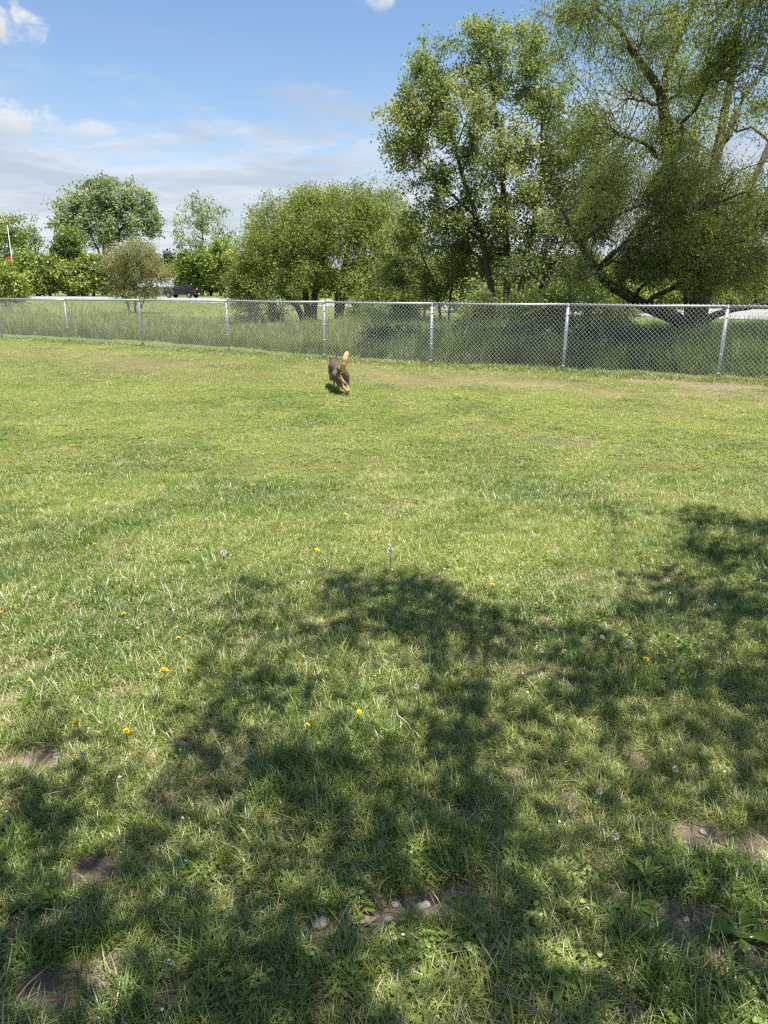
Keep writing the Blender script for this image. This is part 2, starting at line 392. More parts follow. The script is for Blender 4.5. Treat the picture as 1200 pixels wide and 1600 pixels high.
# ------------------------------------------------------------------ grass: tufts scattered on points
def blade_tuft(name, nb, L, wd, lean, spread, seg=3, seed=0, curl=0.6, mat=None, flat=0.0, notchy=False):
    r = np.random.default_rng(seed); V = []; F3 = []; F4 = []; B = []
    for b in range(nb):
        az = r.uniform(0, 2 * np.pi); rad = spread * math.sqrt(r.random()); a0 = r.uniform(0, 2 * np.pi)
        p = np.array([rad * math.cos(a0), rad * math.sin(a0), -0.006])
        ln = L * r.uniform(0.55, 1.15); w_ = wd * r.uniform(0.7, 1.25)
        th = abs(r.normal(lean, lean * 0.55)); 
        if r.random() < flat: th = r.uniform(1.1, 1.5)
        bv = r.random(); tw = r.normal(0, 0.5)
        side = np.array([-math.sin(az + tw), math.cos(az + tw), 0]); base = len(V)
        cu = curl * r.uniform(0.3, 1.4)
        for s in range(seg):
            f = s / seg; ww = w_ * (1 - 0.55 * f ** 1.6) * (0.8 if s == 0 else 1)
            V += [p - side * ww / 2, p + side * ww / 2]; B += [bv, bv]
            a = min(th + cu * f, 1.62); st = ln / seg
            p = p + np.array([math.sin(a) * math.cos(az), math.sin(a) * math.sin(az), math.cos(a)]) * st
            p[2] = max(p[2], 0.004 + 0.01 * bv)
        V.append(p); B.append(bv)
        for s in range(seg - 1): F4.append((base + 2 * s, base + 2 * s + 1, base + 2 * s + 3, base + 2 * s + 2))
        F3.append((base + 2 * seg - 2, base + 2 * seg - 1, base + 2 * seg))
    return mesh_np(name, np.array(V), quads=F4, tris=F3, mat=mat, link=False, attrs={'blade': ('FLOAT', B)})
def broad_tuft(name, nl, L, wd, lift, spread, seed, mat, lobes=False):
    """small broad leaves (clover, plantain, dandelion leaves) lying among the blades"""
    r = np.random.default_rng(seed); V = []; F3 = []; F4 = []; B = []
    for b in range(nl):
        az = r.uniform(0, 2 * np.pi); rad = spread * math.sqrt(r.random()); a0 = r.uniform(0, 2 * np.pi)
        p = np.array([rad * math.cos(a0), rad * math.sin(a0), r.uniform(0.0, lift)])
        d = np.array([math.cos(az), math.sin(az), 0]); sd = np.array([-d[1], d[0], 0]); ln = L * r.uniform(.6, 1.2); bv = r.random() * 0.75
        tilt = r.uniform(-.1, .6); up = np.array([0, 0, 1.])
        base = len(V)
        for f, ww in ((0, .15), (.35, .8), (.7, 1.0), (1, .25)):
            q = p + d * ln * f * math.cos(tilt) + up * ln * (math.sin(tilt) * f - 0.35 * f * f)
            q[2] = max(q[2], .004)
            V += [q - sd * wd * ww / 2 + up * wd * .12 * ww, q + sd * wd * ww / 2 + up * wd * .12 * ww]; B += [bv, bv]
        for s in range(3): F4.append((base + 2 * s, base + 2 * s + 1, base + 2 * s + 3, base + 2 * s + 2))
    return mesh_np(name, np.array(V), quads=F4, mat=mat, link=False, attrs={'blade': ('FLOAT', B)})

GREEN = [(0.0, (0.052, 0.118, 0.018)), (0.3, (0.118, 0.196, 0.030)), (0.6, (0.226, 0.298, 0.050)), (1.0, (0.355, 0.388, 0.095))]
STRAW = ((0.40, 0.325, 0.165), (0.56, 0.50, 0.30))
M['grass'] = grass_mat('lawn_grass', GREEN, STRAW)
M['tallgrass'] = grass_mat('tall_grass', [(0.0, (0.080, 0.130, 0.040)), (0.4, (0.155, 0.220, 0.062)), (0.7, (0.245, 0.305, 0.090)), (1.0, (0.36, 0.39, 0.15))], ((0.40, 0.36, 0.20), (0.52, 0.48, 0.29)), 0.0, 0.44)
def collection(name, obs):
    c_ = bpy.data.collections.new(name)
    for o in obs: c_.objects.link(o)
    return c_
def scatter(name, coll, P_, rot, scl, idx_, tint, dry, parent=None):
    o = mesh_np(name, P_, attrs={'rot': ('FLOAT_VECTOR', rot), 'scl': ('FLOAT', scl), 'idx': ('INT', idx_), 'tint': ('FLOAT', tint), 'dry': ('FLOAT', dry)})
    ng = bpy.data.node_groups.new(name + '_scatter', 'GeometryNodeTree')
    ng.interface.new_socket('Geometry', in_out='INPUT', socket_type='NodeSocketGeometry'); ng.interface.new_socket('Geometry', in_out='OUTPUT', socket_type='NodeSocketGeometry')
    gi = N(ng, 'NodeGroupInput'); go = N(ng, 'NodeGroupOutput')
    ci = N(ng, 'GeometryNodeCollectionInfo'); ci.inputs['Collection'].default_value = coll; ci.inputs['Separate Children'].default_value = True; ci.inputs['Reset Children'].default_value = True
    ip = N(ng, 'GeometryNodeInstanceOnPoints'); ip.inputs['Pick Instance'].default_value = True
    def na(nm, typ):
        n = N(ng, 'GeometryNodeInputNamedAttribute', data_type=typ); n.inputs['Name'].default_value = nm; return n.outputs['Attribute']
    ng.links.new(gi.outputs[0], ip.inputs['Points']); ng.links.new(ci.outputs[0], ip.inputs['Instance'])
    ng.links.new(na('idx', 'INT'), ip.inputs['Instance Index']); ng.links.new(na('rot', 'FLOAT_VECTOR'), ip.inputs['Rotation']); ng.links.new(na('scl', 'FLOAT'), ip.inputs['Scale'])
    ng.links.new(ip.outputs[0], go.inputs[0])
    md = o.modifiers.new('scatter', 'NODES'); md.node_group = ng
    return o

g_ = M['grass']
protos = []
# names sort in the order of the index
spec = [('a0', 18, .045, .0025, .60, .034, 3, .8, .10), ('a1', 20, .054, .0024, .52, .038, 3, .9, .12), ('a2', 16, .036, .0023, .75, .038, 3, .7, .22), ('a3', 20, .066, .0026, .46, .036, 4, 1.0, .08),
        ('a4', 17, .046, .0021, .85, .042, 3, .7, .32), ('a5', 20, .040, .0023, .62, .040, 3, .8, .16)]
for i, (nm, nb, L, wd, ln_, sp, sg, cu, fl) in enumerate(spec): protos.append(blade_tuft('tuft_' + nm, nb, L, wd, ln_, sp, sg, 10 + i, cu, g_, fl))
protos.append(blade_tuft('tuft_b6', 14, .060, .0020, 1.3, .050, 3, 31, .3, g_, .9))        # lying thatch
protos.append(blade_tuft('tuft_b7', 24, .092, .0030, .42, .038, 4, 32, 1.0, g_, .03))       # lush tall tuft
protos.append(broad_tuft('tuft_c8', 14, .014, .012, .035, .045, 33, g_))                   # clover
protos.append(broad_tuft('tuft_c9', 9, .038, .013, .02, .025, 34, g_))                     # small weed rosette
# broad patches for the middle and far lawn
for i in range(4): protos.append(blade_tuft('tuft_d%d' % i, 50, .032 + .005 * i, .0036, .75, .10, 2, 50 + i, .7, g_, .15))
lawn_coll = collection('lawn_tufts', protos)

def spread_points(n, x0, x1, y0, y1, rng):
    return rng.uniform(x0, x1, n), rng.uniform(y0, y1, n)
PX, PY, PI_, PS, PT, PD = [], [], [], [], [], []
r = np.random.default_rng(21)
def wedge(x, y, mx=1.2): return np.abs(x) < 0.53 * np.clip(y, 0, None) + mx
def lush(x, y): return fbm(x * 0.9 + 60, y * 0.9 + 31, 3)
def put(x, y, dens_keep, idxs, probs, s0, s1, dry0, thin=1.0):
    dm = dirt(x, y); wn = worn(x, y); lu = lush(x, y)
    keep = (r.random(len(x)) < dens_keep * (1 - thin * np.clip(dm * 1.35 - 0.12, 0, 0.985)) * (1 - 0.55 * wn)) & (y < fence_y(x) + 2.1)
    x, y, dm, wn, lu = x[keep], y[keep], dm[keep], wn[keep], lu[keep]; k = len(x)
    fine = fbm(x * 3.1 + 9, y * 3.1 + 4, 2)
    ii = r.choice(idxs, k, p=probs)
    s = r.uniform(s0, s1, k) * (0.62 + 0.55 * lu + 0.35 * fine) * (1 - 0.45 * wn) * (1 - 0.5 * dm)
    # greener and deeper near, yellower out on the open middle of the lawn
    yel = np.clip((y - 2.5) / 6, 0, 1) * 0.17 + np.clip((x + 2) / 8, -0.2, 1) * 0.08
    s *= 1 + .10 * np.clip((4.2 - y) / 2.2, 0, 1)
    tint = np.clip(0.50 + yel + (0.5 - lu) * 1.2 + (fine - 0.5) * 0.6 + r.normal(0, 0.11, k), 0, 1)
    dry = np.clip(dry0 - .05 + 0.20 * (fine - .5) + 0.5 * wn + 0.28 * dm + 0.30 * np.clip(fbm(x * .7 + 80, y * .7, 3) - .5, 0, 1) + r.normal(0, .05, k), 0.0, .95)
    PX.append(x); PY.append(y); PI_.append(ii); PS.append(s); PT.append(tint); PD.append(dry)
# near
x, y = spread_points(80000, -4.2, 4.2, 0.75, 6.2, r); k = wedge(x, y); x, y = x[k], y[k]
put(x, y, 1.0, [0, 1, 2, 3, 4, 5, 7], [.18, .17, .17, .13, .17, .16, .02], .75, 1.15, .15)
x, y = spread_points(20000, -4.2, 4.2, 0.75, 6.2, r); k = wedge(x, y); x, y = x[k], y[k]
put(x, y, 1.0, [6], [1.0], .8, 1.2, .55, thin=0.5)
# lush taller clumps in the shade of the tree, clover and weeds
x, y = spread_points(26000, -4.2, 4.2, 0.75, 6.5, r); k = wedge(x, y) & (fbm(x * 1.7 + 200, y * 1.7 + 70, 3) > .58); x, y = x[k], y[k]
put(x, y, 0.6, [7, 3], [.45, .55], .6, .95, .06)
x, y = spread_points(30000, -6, 6, 0.8, 10, r); k = wedge(x, y) & (fbm(x * 1.3 + 120, y * 1.3 + 20, 3) > .65); x, y = x[k], y[k]
put(x, y, 0.6, [8, 9], [.8, .2], .7, 1.15, .0)
# middle
x, y = spread_points(62000, -8, 8, 5.6, 12.5, r); k = wedge(x, y, 1.5); x, y = x[k], y[k]
put(x, y, 1.0, [0, 1, 2, 3, 4, 5, 10, 11], [.12, .12, .14, .06, .13, .13, .15, .15], .62, .95, .16)
x, y = spread_points(20000, -8, 8, 5.6, 12.5, r); k = wedge(x, y, 1.5); put(x[k], y[k], 1.0, [6, 8, 9], [.5, .32, .18], .8, 1.15, .32, thin=.6)
# far
x, y = spread_points(85000, -21, 14, 11.5, 30, r); k = wedge(x, y, 2.5); put(x[k], y[k], 1.0, [10, 11, 12, 13], [.25, .25, .25, .25], .66, 1.05, .20)
# a few strong tussocks and the strip the mower misses at the fence foot
for px, py, n_, s_ in ((1120, 1540, 16, 1.35), (1160, 1570, 10, 1.3), (1060, 1560, 7, 1.1), (480, 1200, 26, 1.15), (420, 1260, 20, 1.1), (540, 1180, 16, 1.1), (330, 1230, 16, 1.05), (240, 1530, 8, 1.1), (60, 1500, 12, 1.15), (640, 1330, 10, 1.05), (1010, 1380, 8, 1.0)):
    cx, cy = gnd(px, py); x = cx + r.normal(0, .09, n_); y = cy + r.normal(0, .10, n_)
    PX.append(x); PY.append(y); PI_.append(np.full(n_, 7)); PS.append(r.uniform(.8, 1.1, n_) * s_); PT.append(np.clip(r.normal(.28, .1, n_), 0, 1)); PD.append(np.full(n_, .05))
tt = r.uniform(0, 1, 5200); seg = r.integers(0, len(FP) - 1, 5200)
A = np.array(FP); P0 = A[seg] * (1 - tt[:, None]) + A[seg + 1] * tt[:, None]
x = P0[:, 0] + r.normal(0, .16, 5200); y = P0[:, 1] + r.normal(.05, .16, 5200)
PX.append(x); PY.append(y); PI_.append(r.choice([7, 11, 13], 5200)); PS.append(r.uniform(.9, 2.0, 5200)); PT.append(np.clip(r.normal(.6, .15, 5200), 0, 1)); PD.append(np.clip(r.normal(.3, .15, 5200), 0, .8))
PX, PY, PI_, PS, PT, PD = map(np.concatenate, (PX, PY, PI_, PS, PT, PD))
n_ = len(PX)
rot = np.stack([r.normal(0, .12, n_), r.normal(0, .12, n_), r.uniform(0, 6.283, n_)], -1)
go_ = scatter('lawn_grass', lawn_coll, np.stack([PX, PY, hgt(PX, PY)], -1), rot, PS, PI_, PT, PD)
tag(go_, 'short green lawn grass with straw and clover between bare patches', 'grass', kind='stuff')

# tall unmown grass behind the fence
tp = []
for i in range(4): tp.append(blade_tuft('tall_%d' % i, 26, .62 + .07 * i, .011, .16, .15, 4, 80 + i, .55, M['tallgrass'], .02))
for i in range(2): tp.append(blade_tuft('tall_%d' % (4 + i), 30, .34, .012, .35, .20, 3, 90 + i, .6, M['tallgrass'], .05))
for i in range(2):   # flowering stalks with pale heads
    rs = np.random.default_rng(95 + i); V = []; F4 = []; B = []
    for b in range(9):
        a = rs.uniform(0, 6.28); q = rs.uniform(0, .2); h_ = rs.uniform(.7, 1.0); bx_, by_ = q * math.cos(a), q * math.sin(a); lx, ly = rs.normal(0, .12, 2); bv = .70 + .22 * rs.random()
        for z_a, z_b, w_ in ((0, .8, .005), (.8, 1.0, .014)):
            for ax_ in (0, 1):
                k0 = len(V); ux, uy = (1, 0) if ax_ == 0 else (0, 1)
                for z_, sg in ((z_a, -1), (z_a, 1), (z_b, 1), (z_b, -1)): V.append((bx_ + lx * z_ * z_ + sg * ux * w_ / 2, by_ + ly * z_ * z_ + sg * uy * w_ / 2, z_ * h_)); B.append(bv)
                F4.append((k0, k0 + 1, k0 + 2, k0 + 3))
    tp.append(mesh_np('tall_%d' % (6 + i), np.array(V), quads=F4, mat=M['tallgrass'], link=False, attrs={'blade': ('FLOAT', B)}))
tall_coll = collection('tall_tufts', tp)
x = r.uniform(-30, 17, 60000); dd = r.uniform(0.85, 1, 60000) ** 1 * 0 + r.beta(1.0, 1.7, 60000) * 17 + .75
y = fence_y(x) + dd * 1.12
edge = 0.55 * (fbm(x * .8 + 7, y * 0 + 3, 2) - .5) * 2
k = (dd > .95 + edge + .75 * np.clip((-x - .5) / 2, 0, 1)) & wedge(x, y, 3) & (~((x > 7) & (y > 24)))
x, y, dd = x[k], y[k], dd[k]; n_ = len(x)
lu = fbm(x * .45 + 33, y * .45 + 12, 3)
s = (.22 + 1.15 * lu) * r.uniform(.75, 1.15, n_) * np.clip((dd - .5) / .9, .45, 1) * (1 - .25 * np.clip((dd - 8) / 8, 0, 1))
lf_ = np.clip((-x - .5) / 2, 0, 1); s *= 1 - lf_ * (.10 + .62 * np.clip((dd - 5 - 2 * (lu - .5)) / 2.5, 0, 1))
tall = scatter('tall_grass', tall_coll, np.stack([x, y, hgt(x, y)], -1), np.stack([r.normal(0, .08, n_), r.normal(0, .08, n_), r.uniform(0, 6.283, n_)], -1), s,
               np.where((ii_ := r.choice(8, n_, p=[.19, .19, .19, .19, .10, .10, .02, .02])) < 6, ii_, np.where(x > -1.5, 1, ii_)), np.clip(np.interp(x, [-6, -1, 2.5], [.80, .62, .10]) + (lu - .5) * 1.1 + r.normal(0, .14, n_), 0, 1), np.clip(r.normal(.16, .14, n_) - np.interp(x, [-1, 2.5], [0, .22]), 0, .8))  # tint drops towards the right, painting in the shade under the trees
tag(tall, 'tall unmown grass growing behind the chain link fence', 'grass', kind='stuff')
# rough meadow further out towards the road
x = r.uniform(-75, 30, 30000); y = r.uniform(22, 115, 30000)
k = (y > fence_y(x) + 12) & wedge(x, y, 4) & (y < np.interp(x, [-140, -80, -40, -12, 8, 24, 43], [173, 138, 109, 80, 55, 36, 16]) - 1) & (~((x > 6) & (fbm(x * .2, y * .2, 2) < 2)))
x, y = x[k], y[k]; n_ = len(x)
md = scatter('meadow_grass', tall_coll, np.stack([x, y, hgt(x, y)], -1), np.stack([r.normal(0, .1, n_), r.normal(0, .1, n_), r.uniform(0, 6.283, n_)], -1), r.uniform(.16, .36, n_), r.integers(0, 8, n_),
             np.clip(.62 + (fbm(x * .12, y * .12, 3) - .5) * .8 + r.normal(0, .1, n_), 0, 1), np.clip(r.normal(.2, .12, n_), 0, .8))
tag(md, 'rough green meadow grass between the tall grass and the road', 'grass', kind='stuff')

#@@PART2
# ------------------------------------------------------------------ chain link fence
FH = 1.22
fence = empty('chain_link_fence', (FP[0][0], FP[0][1], 0))
tag(fence, 'silver chain link fence with round posts along the far edge of the lawn', 'fence')
FO = Vector((FP[0][0], FP[0][1], 0))
def z0(p): return float(hgt(p[0], p[1]))
lean = [(r.normal(0, .006), r.normal(0, .006)) for _ in FP]; lean[9] = (.028, 0.0); lean[8] = (.022, .0); lean[3] = (-.012, 0)
tops = []
for i, p in enumerate(FP):
    b = MB(); zb = z0(p); lx, ly = lean[i]
    top = Vector((p[0] + lx * FH, p[1] + ly * FH, zb + FH - .03)); tops.append(top + Vector((0, 0, .03)))
    b.tube([Vector((p[0], p[1], zb - .3)) - FO, top - FO], .031, 12)
    po = b.build('post', M['galv'], fence, True)
    c_ = MB(); c_.tube([top - FO, top - FO + Vector((0, 0, .022))], .036, 12); c_.tube([top - FO + Vector((0, 0, .022)), top - FO + Vector((0, 0, .05))], [.03, .012], 10); cp = c_.build('post_cap', M['galv'], po, True)
    d = (Vector((*FP[min(i + 1, len(FP) - 1)], 0)) - Vector((*FP[max(i - 1, 0)], 0))).normalized(); nrm = Vector((-d.y, d.x, 0))
    tw = MB()
    for f in (.12, .38, .64, .88):
        q = Vector((p[0], p[1], zb)).lerp(top, f) - FO
        tw.tube([q + (d * math.cos(a) + nrm * math.sin(a)) * .036 for a in np.linspace(0, 2 * math.pi, 11)], .0035, 4, False)
    tw.build('tie_wires', M['wire'], po)['kind'] = 'stuff'
for i in range(len(FP) - 1):
    a, b_ = tops[i], tops[i + 1]
    m_ = MB(); sag = .012
    m_.tube([a - FO, a.lerp(b_, .5) - FO - Vector((0, 0, sag)), b_ - FO], .021, 10); m_.build('top_rail', M['galv'], fence, True)
    # woven wires: each zigzags down the fence and hooks its neighbours
    A0 = Vector((*FP[i], z0(FP[i]))); B0 = Vector((*FP[i + 1], z0(FP[i + 1])))
    d = (B0 - A0); L = d.length; d.normalize(); nrm = Vector((-d.y, d.x, 0)).normalized(); off = nrm * -.026
    pitch = .0385; nw = int(L / pitch); st = .0385; rows = int((FH + .05) / st)
    V = []; Qd = []
    jj = np.arange(rows + 1)
    for k_ in range(nw):
        s0_ = (k_ + .5) * L / nw
        xs = s0_ + np.where((jj + k_) % 2 == 0, -.5, .5) * (L / nw) * 1.04
        f = s0_ / L
        zt = a.z * (1 - f) + b_.z * f + .035 + r.normal(0, .004); zb = A0.z * (1 - f) + B0.z * f + .01 + .015 * math.sin(f * 9 + i)
        zz = zb + (zt - zb) * jj / rows
        bow = .02 * math.sin(math.pi * f) * np.sin(np.pi * (zz - zb) / (zt - zb)) * (0.5 + .5 * math.sin(i * 2.1))
        lx = lean[i][0] * (1 - f) + lean[i + 1][0] * f
        C = np.array(A0)[None] + np.array(d)[None] * (xs + lx * (zz - zb))[:, None]; C[:, 2] = zz
        C += np.array(off)[None] + np.array(nrm)[None] * (np.where((jj + k_) % 2 == 0, .004, -.004) + bow)[:, None]
        C -= np.array(FO)[None]
        b0 = len(V) * 3 if False else sum(v.shape[0] for v in V)
        rr = .0028
        ring = np.stack([C + np.array(d)[None] * rr, C - np.array(d)[None] * rr * .5 + np.array(nrm)[None] * rr * .87, C - np.array(d)[None] * rr * .5 - np.array(nrm)[None] * rr * .87], 1).reshape(-1, 3)
        V.append(ring)
        q = np.arange(rows)[:, None] * 3
        for e in range(3):
            Qd.append(np.concatenate([b0 + q + e, b0 + q + (e + 1) % 3, b0 + q + 3 + (e + 1) % 3, b0 + q + 3 + e], 1))
    mo = mesh_np('chain_link_mesh', np.concatenate(V), quads=np.concatenate(Qd), mat=M['wire'], parent=fence); mo['kind'] = 'stuff'

# ------------------------------------------------------------------ trees
def kmeans(P_, k, rng, it=6):
    k = max(1, min(k, len(P_))); C = P_[rng.choice(len(P_), k, replace=False)]
    for _ in range(it):
        l = np.argmin(((P_[:, None] - C[None]) ** 2).sum(-1), 1)
        for j in range(k):
            s = P_[l == j]
            if len(s): C[j] = s.mean(0)
    return l, C
class Tubes:
    def __init__(s): s.V = []; s.Q = []; s.n = 0
    def add(s, pts, rads, n):
        pts = np.asarray(pts, float); m_ = len(pts)
        t_ = np.gradient(pts, axis=0); t_ /= np.linalg.norm(t_, axis=1, keepdims=True) + 1e-9
        ref = np.where(np.abs(t_[:, 2:3]) < .9, np.array([[0, 0, 1.]]), np.array([[1., 0, 0]]))
        u = np.cross(t_, ref); u /= np.linalg.norm(u, axis=1, keepdims=True) + 1e-9; v = np.cross(t_, u)
        a = np.arange(n) * 2 * np.pi / n; rads = np.broadcast_to(rads, m_)
        ring = pts[:, None] + (u[:, None] * np.cos(a)[None, :, None] + v[:, None] * np.sin(a)[None, :, None]) * np.asarray(rads)[:, None, None]
        s.V.append(ring.reshape(-1, 3)); i = np.arange(m_ - 1)[:, None] * n; k = np.arange(n)[None]
        s.Q.append((s.n + np.stack([i + k, i + (k + 1) % n, i + n + (k + 1) % n, i + n + k], -1)).reshape(-1, 4)); s.n += m_ * n
    def build(s, name, mat, parent):
        return mesh_np(name, np.concatenate(s.V), quads=np.concatenate(s.Q), mat=mat, parent=parent, smooth_=True)
def bez(a, b, c, n):
    t_ = np.linspace(0, 1, n)[:, None]; return a * (1 - t_) ** 2 + 2 * b * t_ * (1 - t_) + c * t_ ** 2
def wob(p, amp, rng):
    n = len(p); w_ = rng.normal(0, amp, (n, 3)); w_[0] = 0; w_[-1] = 0; return p + w_
def resample(p, n):
    p = np.asarray(p, float); d = np.r_[0, np.cumsum(np.linalg.norm(np.diff(p, axis=0), axis=1))]; s = np.linspace(0, d[-1], n)
    q = np.stack([np.interp(s, d, p[:, i]) for i in range(3)], -1)
    for _ in range(2): q[1:-1] = .25 * q[:-2] + .5 * q[1:-1] + .25 * q[2:]
    return q
def leaves(C, D, L, Wd, rng, flat=.0):
    """kite-shaped leaves: centres C, long axis D"""
    n = len(C); D = D / (np.linalg.norm(D, axis=1, keepdims=True) + 1e-9)
    nr = rng.normal(0, 1, (n, 3)); nr[:, 2] += flat
    S = np.cross(D, nr); S /= np.linalg.norm(S, axis=1, keepdims=True) + 1e-9; U = np.cross(S, D)
    l = (L * rng.uniform(.65, 1.25, n))[:, None]; w_ = (Wd * rng.uniform(.7, 1.25, n))[:, None]
    b = C - D * l * .5; t_ = C + D * l * .5; m_ = C - D * l * .06 + U * w_ * .22
    V = np.stack([b, m_ - S * w_ * .5, t_, m_ + S * w_ * .5], 1).reshape(-1, 3)
    return V, (np.arange(n)[:, None] * 4 + np.arange(4)[None])
def make_tree(name, label, cat, base, stems, lobes, K1, tips_per_b, n_leaf, leaf, lmat, bmat, seed, group=None, droop=0.0, sig=.35, twig_r=.006, twigs=True, shell=.5, gap=.35, gapscale=1.0, trunk_r=.2, tint0=.5, tintv=.13, hang=0.0, sides=8, bare=0.0, lmax=9.0):
    rng = np.random.default_rng(seed); base = np.asarray(base, float)
    root = empty(name, base); tag(root, label, cat, group)
    # tips inside the lobes
    T = []; per = []
    for (c, rad, n) in lobes:
        c = np.asarray(c, float); rad = np.asarray(rad, float)
        v = rng.normal(0, 1, (int(n * 1.6) + 4, 3)); v /= np.linalg.norm(v, axis=1, keepdims=True)
        rr = rng.random(len(v)) ** (shell) ; p = c + v * rad * rr[:, None] * (1 + .16 * rng.normal(0, 1, (len(v), 1)))
        gsc = gapscale / max(.3, rad.mean() * .5)
        nz = fbm(p[:, 0] * gsc + seed * 3.1, p[:, 2] * gsc + p[:, 1] * gsc * .7 + seed, 3)
        keep = nz > np.quantile(nz, gap) if gap > 0 else np.ones(len(p), bool)
        p = p[keep][:int(n)]; T.append(p)
    T = np.concatenate(T); T[:, 2] = np.maximum(T[:, 2], base[2] + .15)
    # stems
    tr = Tubes(); br = Tubes(); SN = []; SR = []
    for pts, r0, r1 in stems:
        q = wob(resample(pts, 12), r0 * .22, rng) - base
        rad = np.linspace(1, 0, 12) ** .9 * (r0 - r1) + r1
        if np.linalg.norm(q[0][:2]) < .6 and q[0][2] < .3: rad[0] *= 1.45; rad[1] *= 1.08
        tr.add(q, rad, sides); SN.append(q); SR.append(rad)
    SN = np.concatenate(SN); SR = np.concatenate(SR)
    TL = T - base
    lab, C1 = kmeans(TL, K1, rng)
    LC = []; LD = []; LT = []
    for j in range(len(C1)):
        sub = TL[lab == j]
        if not len(sub): continue
        c = C1[j]
        dist = np.linalg.norm(SN - c, axis=1); pen = np.clip(SN[:, 2] - (c[2] - .35 * dist), 0, None) * .7
        pen = pen + .7 * np.clip(c[2] - SN[:, 2] - 2.5, 0, None)
        a_i = int(np.argmin(dist + pen + 0.4 * (SN[:, 2] < .12 * max(1, SN[:, 2].max())) * dist)); a = SN[a_i]
        span = np.linalg.norm(c - a); r0 = min(lmax, SR[a_i] * .62, .012 + .018 * span ** 1.1 + .0016 * len(sub) ** .5 * span)
        mid = a + (c - a) * .5 + np.array([0, 0, .22 * span * (1 - droop)])
        limb = wob(bez(a, mid, c, 8), span * .022, rng)
        lr = np.linspace(r0, max(r0 * .35, twig_r), 8); br.add(limb, lr, 6 if sides > 5 else 4)
        l2, C2 = kmeans(sub, max(1, len(sub) // tips_per_b), rng, 4)
        tj = rng.normal(0, tintv * .8)
        for m_ in range(len(C2)):
            s2 = sub[l2 == m_]
            if not len(s2): continue
            c2 = C2[m_]; k = rng.integers(3, 8); a2 = limb[k]; sp2 = np.linalg.norm(c2 - a2)
            bm_ = a2 + (c2 - a2) * .5 + np.array([0, 0, .16 * sp2 * (1 - droop)]) + rng.normal(0, .05 * sp2, 3)
            bb = wob(bez(a2, bm_, c2, 5), sp2 * .03, rng)
            rb = max(lr[k] * .55, twig_r); br.add(bb, np.linspace(rb, twig_r, 5), 4)
            tm = tj + rng.normal(0, tintv * .7)
            for p in s2:
                k3 = rng.integers(1, 5); a3 = bb[k3]; sp3 = np.linalg.norm(p - a3)
                tw = bez(a3, a3 + (p - a3) * .5 + np.array([0, 0, .10 * sp3]), p, 4)
                if hang: tw = np.concatenate([tw, [p + np.array([rng.normal(0, .12), rng.normal(0, .12), -1]) * hang * rng.uniform(.4, 1.2)]])
                if twigs: br.add(tw, np.linspace(twig_r, twig_r * .45, len(tw)), 3)
                nl = rng.poisson(n_leaf)
                if bare and rng.random() < bare: continue
                if nl:
                    f = rng.random(nl) ** .6 * (len(tw) - 1.001); i0 = f.astype(int); fr = (f - i0)[:, None]
                    q = tw[i0] * (1 - fr) + tw[i0 + 1] * fr + rng.normal(0, sig, (nl, 3)) * np.array([1, 1, .8])
                    dd_ = rng.normal(0, 1, (nl, 3)) + (tw[i0 + 1] - tw[i0]) / (sp3 + .01) * .8; dd_[:, 2] -= .3 + 2.0 * droop
                    LC.append(q); LD.append(dd_); LT.append(np.clip(tint0 + tm + rng.normal(0, tintv * .55, nl), 0, 1))
    t_o = tr.build('trunk', bmat, root)
    br.build('branches', bmat, t_o)['kind'] = 'stuff'
    LC = np.concatenate(LC); LD = np.concatenate(LD); LT = np.concatenate(LT)
    LC[:, 2] = np.maximum(LC[:, 2], .03)
    V, Q_ = leaves(LC, LD, leaf[0], leaf[1], rng, .6)
    co = mesh_np('crown', V, quads=Q_, mat=lmat, parent=root, attrs={'tint': ('FLOAT', np.repeat(LT, 4))})
    return root
def lobe(px, py, rx, ry, Yd, n, deep=None, dy=0.0):
    s_ = mscale(Yd + dy); return (at(px, py, Yd + dy), (rx * s_, (deep if deep else (rx + ry) * .5 * s_), ry * s_), n)
def stem(pl, Yd, r0, r1, z_base=True, dys=None):
    P_ = [at(px, py, Yd + (dys[i] if dys else 0)) for i, (px, py) in enumerate(pl)]
    if z_base: P_[0] = np.array([P_[0][0], P_[0][1], 0.0])
    return (P_, r0, r1)
def gbase(px, Yd): 
    p = at(px, 480, Yd); return np.array([p[0], Yd, float(hgt(p[0], Yd))])

M['lf_poplar'] = leaf_mat('poplar_leaf', [(0, (0.093, 0.146, 0.051)), (.4, (0.199, 0.266, 0.085)), (.75, (0.318, 0.371, 0.133)), (1, (0.529, 0.505, 0.253))], .47, .015)
M['lf_willow'] = leaf_mat('willow_leaf', [(0, (0.102, 0.155, 0.044)), (.4, (0.204, 0.275, 0.070)), (.75, (0.363, 0.416, 0.123)), (1, (0.528, 0.581, 0.234))], .47, .015)
M['lf_olive'] = leaf_mat('olive_shrub_leaf', [(0, (0.165, 0.180, 0.070)), (.5, (0.310, 0.300, 0.140)), (1, (0.47, 0.40, 0.24))], .40, .015)
M['lf_bright'] = leaf_mat('maple_leaf', [(0, (0.092, 0.152, 0.029)), (.4, (0.199, 0.266, 0.047)), (.75, (0.314, 0.362, 0.062)), (1, (0.464, 0.467, 0.105))], .36, .04)
M['lf_dark'] = leaf_mat('conifer_leaf', [(0, (0.024, 0.048, 0.020)), (.5, (0.042, 0.078, 0.031)), (1, (0.083, 0.128, 0.049))], .15, .04)
M['lf_lime'] = leaf_mat('lime_leaf', [(0, (0.125, 0.188, 0.024)), (.5, (0.213, 0.281, 0.034)), (1, (0.312, 0.362, 0.060))], .4, .04)
